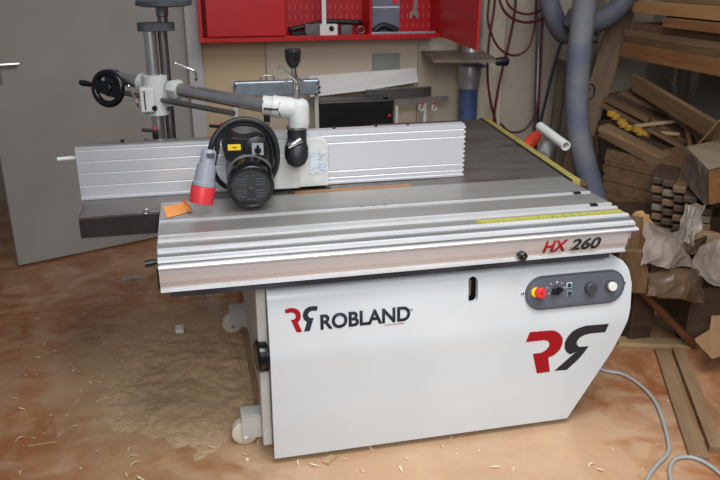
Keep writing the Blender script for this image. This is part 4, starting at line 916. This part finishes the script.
# plastic-wrapped bags (crumpled)
M_bag = mat('hazy_plastic', (166, 150, 138), (124, 108, 94), .3, scale=6, alpha=.72, spec=.5, lo=.35, hi=.7)
M_bagb = mat('brown_plastic', (104, 82, 64), (74, 56, 42), .35, scale=5, alpha=.9, spec=.4, lo=.35, hi=.7)
def sheet(c4, m, label, name='plastic_sheet', seed=1, amp=.016, bulge=.05, cat='plastic sheet', n=44):
    tl, tr, br_, bl = [P(a, b, y=c) for a, b, c in c4]
    nrm_ = (tr-tl).cross(bl-tl).normalized()
    if nrm_.y > 0: nrm_ = -nrm_
    bm = B(); g = []
    for i in range(n+1):
        row = []
        for j in range(n+1):
            u_, v_ = i/n, j/n
            wob = .10*noise.noise(V((u_*3, v_*3, seed))); wob2 = .10*noise.noise(V((u_*3, v_*3, seed+9)))
            a, b = u_+wob, v_+wob2
            p = tl*(1-a)*(1-b)+tr*a*(1-b)+br_*a*b+bl*(1-a)*b
            rid = 1-abs(noise.noise(V((u_*4+v_*1.5, v_*2.2-u_, seed*5))))*2
            h = bulge*math.sin(PI*min(1, max(0, u_)))*math.sin(PI*min(1, max(0, v_)))+amp*(noise.noise(V((u_*3+seed, v_*3, 0)))+.5*rid**3+.3*noise.noise(V((u_*11, v_*8, seed))))
            row.append(bm.verts.new(p+nrm_*h))
        g.append(row)
    for a, b in zip(g, g[1:]):
        for j in range(n): bm.faces.new([a[j], a[j+1], b[j+1], b[j]])
    bm.normal_update(); bmesh.ops.solidify(bm, geom=bm.faces[:], thickness=.0015)
    return tag(obj(name, bm, m, smooth=True), label, cat)
sheet([(645, 222, 2.80), (676, 232, 2.95), (693, 268, 2.70), (640, 266, 2.62)], M_bag, 'pale clear plastic sheet crumpled behind the front panel corner', seed=2)
sheet([(698, 246, 2.90), (735, 234, 2.9), (742, 292, 2.62), (688, 274, 2.68)], M_bag, 'pale plastic sheet at the right edge of the picture', seed=5)
sheet([(650, 262, 2.74), (704, 272, 2.78), (704, 304, 2.60), (646, 296, 2.56)], M_bagb, 'brown plastic wrapping below the pale plastic sheet', seed=3, name='brown_wrapping', bulge=.08)
sheet([(687, 204, 3.0), (706, 205, 2.9), (694, 246, 2.85), (676, 240, 2.95)], M_bag, 'torn strip of clear plastic hanging under the wrapped beam', seed=8, amp=.02, bulge=.01, name='plastic_strip', cat='plastic')
# light sawn wood behind the bags
pb2((682, 243), 2.95, (712, 240), 3.05, .10, .09, W_light, 'light sawn block between the two pale plastic sheets', name='sawn_block')
pb2((672, 262), 2.75, (704, 238), 2.95, .03, .03, W_dark, 'dark stick between the two pale plastic sheets')
bm = B(); box(bm, (2.42, 2.95, 0), (3.2, 3.35, .30)); tag(obj('timber_block', bm, W_dark, bevel=.01), 'low dark timber block under the plastic sheets', 'timber block')
# dark reddish box at the right edge
bm = B(); a_ = P(697, 290, y=2.75); mx = Matrix.Translation((a_.x, 2.78, 0)) @ Matrix.Rotation(-.25, 4, 'Z'); box(bm, (0, 0, 0), (.5, .4, a_.z), mx); tag(obj('dark_box', bm, W_dark, bevel=.004), 'dark brown wooden box on the floor at the right edge', 'box')
# reddish stick slanting on the floor stuff
board('reddish_stick', P(630, 278, y=2.75)+V((0, 0, .0)), P(694, 345, z=.02), .035, .03, W_red, 'long reddish stick slanting down to the floor right of the panel', up=V((0, -.3, 1)))
# boards on the floor
def fb(p0, p1, w, t, m, label, name='floor_board', z=None):
    a, b = P(*p0, z=t/2 if z is None else z), P(*p1, z=t/2 if z is None else z)
    return board(name, a, b, w, t, m, label)
fb((662, 350), (699, 458), .07, .018, W_mid, 'wider brown board lying on the floor beside the grey cable')
fb((678, 350), (717, 450), .055, .03, W_mid, 'second brown floor board, its far side along the dark corner')
fb((617, 341), (690, 344), .075, .02, W_light, 'pale board lying crosswise on the floor behind the panel edge')
fb((640, 318), (690, 330), .16, .015, W_brown, 'short brown offcut lying flat behind the pale crosswise board')
fb((622, 300), (650, 322), .14, .015, W_brown, 'brown offcut on the floor next to the panel right edge')
fb((622, 330), (648, 335), .012, .012, W_light, 'thin pale sliver in front of the short brown offcut', name='wood_sliver')
bm = B(); a_, b_ = P(627, 319, z=.05), P(642, 321, z=.05); beam(bm, a_, b_, .02, .04); tag(obj('dark_block', bm, M_greycap, bevel=.003), 'small dark grey block beside the panel edge on the floor wood', 'block')
# crumpled cardboard
bm = B(); pts = [P(696, 342, y=2.52), P(712, 332, y=2.60), P(735, 333, y=2.6), P(735, 352, y=2.5), P(712, 359, y=2.47)]
prism(bm, pts, (0.0, .012, .01)); tag(obj('cardboard_piece', bm, M_cardb), 'bent piece of tan cardboard leaning at the right edge', 'cardboard')
bm = B(); pts = [P(711, 333, y=2.62), P(713, 318, y=2.66), P(740, 316, y=2.66), P(740, 335, y=2.62)]
prism(bm, pts, (0.0, .012, .006)); tag(obj('cardboard_piece', bm, M_cardb), 'darker cardboard flap above the bent tan cardboard', 'cardboard')
bm = B(); box(bm, (2.10, 2.35, 0), (2.85, 2.74, .006)); bm.free()
# grey cable over the floor
cpts = [(560, 350), (600, 369), (622, 374), (640, 385), (654, 400), (662, 418), (668, 440), (668, 453), (657, 465), (648, 478), (642, 500)]
bm = B(); tube(bm, [P(x, y, z=.009) for x, y in cpts], .0075, 10, 8); tag(obj('grey_cable', bm, M_cableg, smooth=True), 'light grey cable curving over the floor from behind the machine', 'cable')
cpts = [(676, 505), (671, 480), (670, 468), (676, 459), (688, 457), (700, 460), (712, 467), (730, 482)]
bm = B(); tube(bm, [P(x, y, z=.009) for x, y in cpts], .0075, 10, 8); tag(obj('grey_cable', bm, M_cableg, smooth=True), 'light grey cable looping at the bottom right beside the floor boards', 'cable')

# ------------------------------------------------------------------ sawdust and shavings
bm = B(); n = 130; c0 = P(195, 372, z=0); grid = []
def dust_h(x, y):
    dx, dy = (x-c0.x)/.42, (y-c0.y)/.62
    r = math.hypot(dx, dy); r += .30*noise.noise(V((x*3.1, y*3.1, 1)))+.22*noise.noise(V((x*11, y*11, 5)))+.12*noise.noise(V((x*30, y*30, 8)))
    h = max(0, .95-r)**1.3*.045
    if h > 0: h += .012*abs(noise.noise(V((x*14, y*14, 3))))*min(1, h*80)
    return h-.0012
for i in range(n+1):
    grid.append([bm.verts.new((c0.x-.6+1.2*i/n, c0.y-.9+1.8*j/n, 0)) for j in range(n+1)])
for r in grid:
    for v in r: v.co.z = dust_h(v.co.x, v.co.y)
for i in range(n):
    for j in range(n):
        q4 = [grid[i][j], grid[i+1][j], grid[i+1][j+1], grid[i][j+1]]
        if max(v.co.z for v in q4) > -.001 and not (max(v.co.x for v in q4) > .17 and c0.y > 0 and q4[0].co.y > 2.36 and q4[0].co.y < 3.45): bm.faces.new(q4)
bmesh.ops.delete(bm, geom=[v for v in bm.verts if not v.link_faces], context='VERTS')
tag(obj('sawdust_heap', bm, M_dust, smooth=True), 'low heap of tan sawdust on the floor beside the castors', 'sawdust', kind='stuff')
bm = B()
def chip(x, y, L, w, a, z=.003):
    d = V((math.cos(a), math.sin(a), 0)); s = V((-d.y, d.x, 0)); n_ = 5; pr = None
    for i in range(n_):
        t = i/(n_-1); c = V((x, y, z+.006*math.sin(t*PI)+dust_z(x, y)))+d*L*(t-.5)+s*L*.2*math.sin(t*PI)
        ww = w*(.3+.7*math.sin(t*PI)); q_ = [bm.verts.new(c-s*ww/2), bm.verts.new(c+s*ww/2)]
        if pr: bm.faces.new([pr[0], pr[1], q_[1], q_[0]])
        pr = q_
def dust_z(x, y): return max(0, dust_h(x, y))
marks = [(38, 358), (46, 345), (55, 352), (70, 365), (74, 371), (104, 377), (99, 383), (91, 383), (15, 399), (22, 409), (68, 417), (75, 428), (61, 435), (45, 435), (34, 440), (21, 440), (22, 473), (120, 422), (124, 433), (130, 450), (133, 458), (136, 465), (128, 475), (141, 478), (52, 417), (212, 448), (245, 455), (314, 465), (261, 442), (252, 402), (452, 438), (402, 469), (495, 467), (515, 470), (443, 447), (372, 448), (592, 466), (600, 470), (86, 315), (37, 319), (300, 463), (330, 452), (345, 460)]
for x, y in marks:
    p = P(x, y, z=0); chip(p.x, p.y, random.uniform(.015, .045), random.uniform(.004, .009), random.uniform(0, PI))
for k in range(90):
    p = P(random.uniform(-20, 740), random.uniform(330, 500), z=0)
    if .14 < p.x < 1.6 and p.y > 2.28: continue
    if p.x > 1.9 and p.y > 2.3: continue
    chip(p.x, p.y, random.uniform(.006, .018), random.uniform(.003, .006), random.uniform(0, PI))
tag(obj('wood_shavings', bm, mat('pale_shaving', (226, 204, 172), None, .7)), 'pale wood shavings and crumbs scattered over the floor', 'shavings', kind='stuff')
for nme, p0, p1, w, lab in (('wood_splinter', (128, 388), (160, 384), .006, 'thin pale splinter lying on the sawdust left of the heap'), ('wood_splinter', (67, 362), (80, 373), .010, 'pale splinter on the floor near the left bottom of the picture'), ('wood_splinter', (28, 446), (58, 442), .007, 'long faint splinter near the lower left corner'), ('wood_splinter', (325, 463), (334, 455), .03, 'small dark wood scrap under the front panel edge')):
    a, b = P(*p0, z=.004), P(*p1, z=.004)
    za = max(dust_z(a.x, a.y), dust_z(b.x, b.y)); board(nme, a+V((0, 0, za)), b+V((0, 0, za)), w, .004, W_light, lab, 'splinter', bevel=0)
bm = B(); c = P(180, 333, z=.0); box(bm, (c.x-.02, c.y-.03, dust_z(c.x, c.y)), (c.x+.02, c.y+.03, dust_z(c.x, c.y)+.02)); tag(obj('white_scrap', bm, M_whitep, bevel=.003), 'small white scrap on the sawdust left of the rear castor', 'scrap')
bm = B(); c = P(132, 279, z=.0); box(bm, (c.x-.06, c.y-.03, 0), (c.x+.06, c.y+.03, .006)); tag(obj('plastic_scrap', bm, M_plasticw), 'faint clear plastic scrap on the floor under the carriage end', 'scrap')

# ------------------------------------------------------------------ light
def area(loc, target, sx, sy, power, col, spread=180):
    l = bpy.data.lights.new('unseen_light', 'AREA'); l.shape = 'RECTANGLE'; l.size = sx; l.size_y = sy; l.energy = power; l.color = col; l.spread = math.radians(spread)
    o = bpy.data.objects.new('unseen_light', l); COL.objects.link(o); o.location = loc
    o.rotation_euler = (V(target)-V(loc)).to_track_quat('-Z', 'Y').to_euler(); return o
area((.0, -1.0, 2.6), (1.2, 2.6, .1), 1.5, 1.3, 23, (.95, .98, 1), 80)  # soft daylight of the unseen window behind the camera
area((1.0, .7, 3.5), (1.1, 1.9, 0), 1.6, 1.2, 20, (.93, .97, 1), 82)  # unseen overhead lamp, added to brighten the floor before the machine
area((1.0, 1.8, 3.4), (.85, 3.9, .9), 2.0, 1.6, 32, (.92, .96, 1), 130)  # unseen overhead lamp, added to lift the back wall and steel tubes
w = bpy.data.worlds.new('world'); SC.world = w; w.use_nodes = True
bg = w.node_tree.nodes['Background']; bg.inputs[0].default_value = (.80, .88, 1, 1); bg.inputs[1].default_value = .22
SC.view_settings.view_transform = 'Standard'; SC.view_settings.look = 'None'; SC.view_settings.gamma = 1; SC.view_settings.exposure = -.1
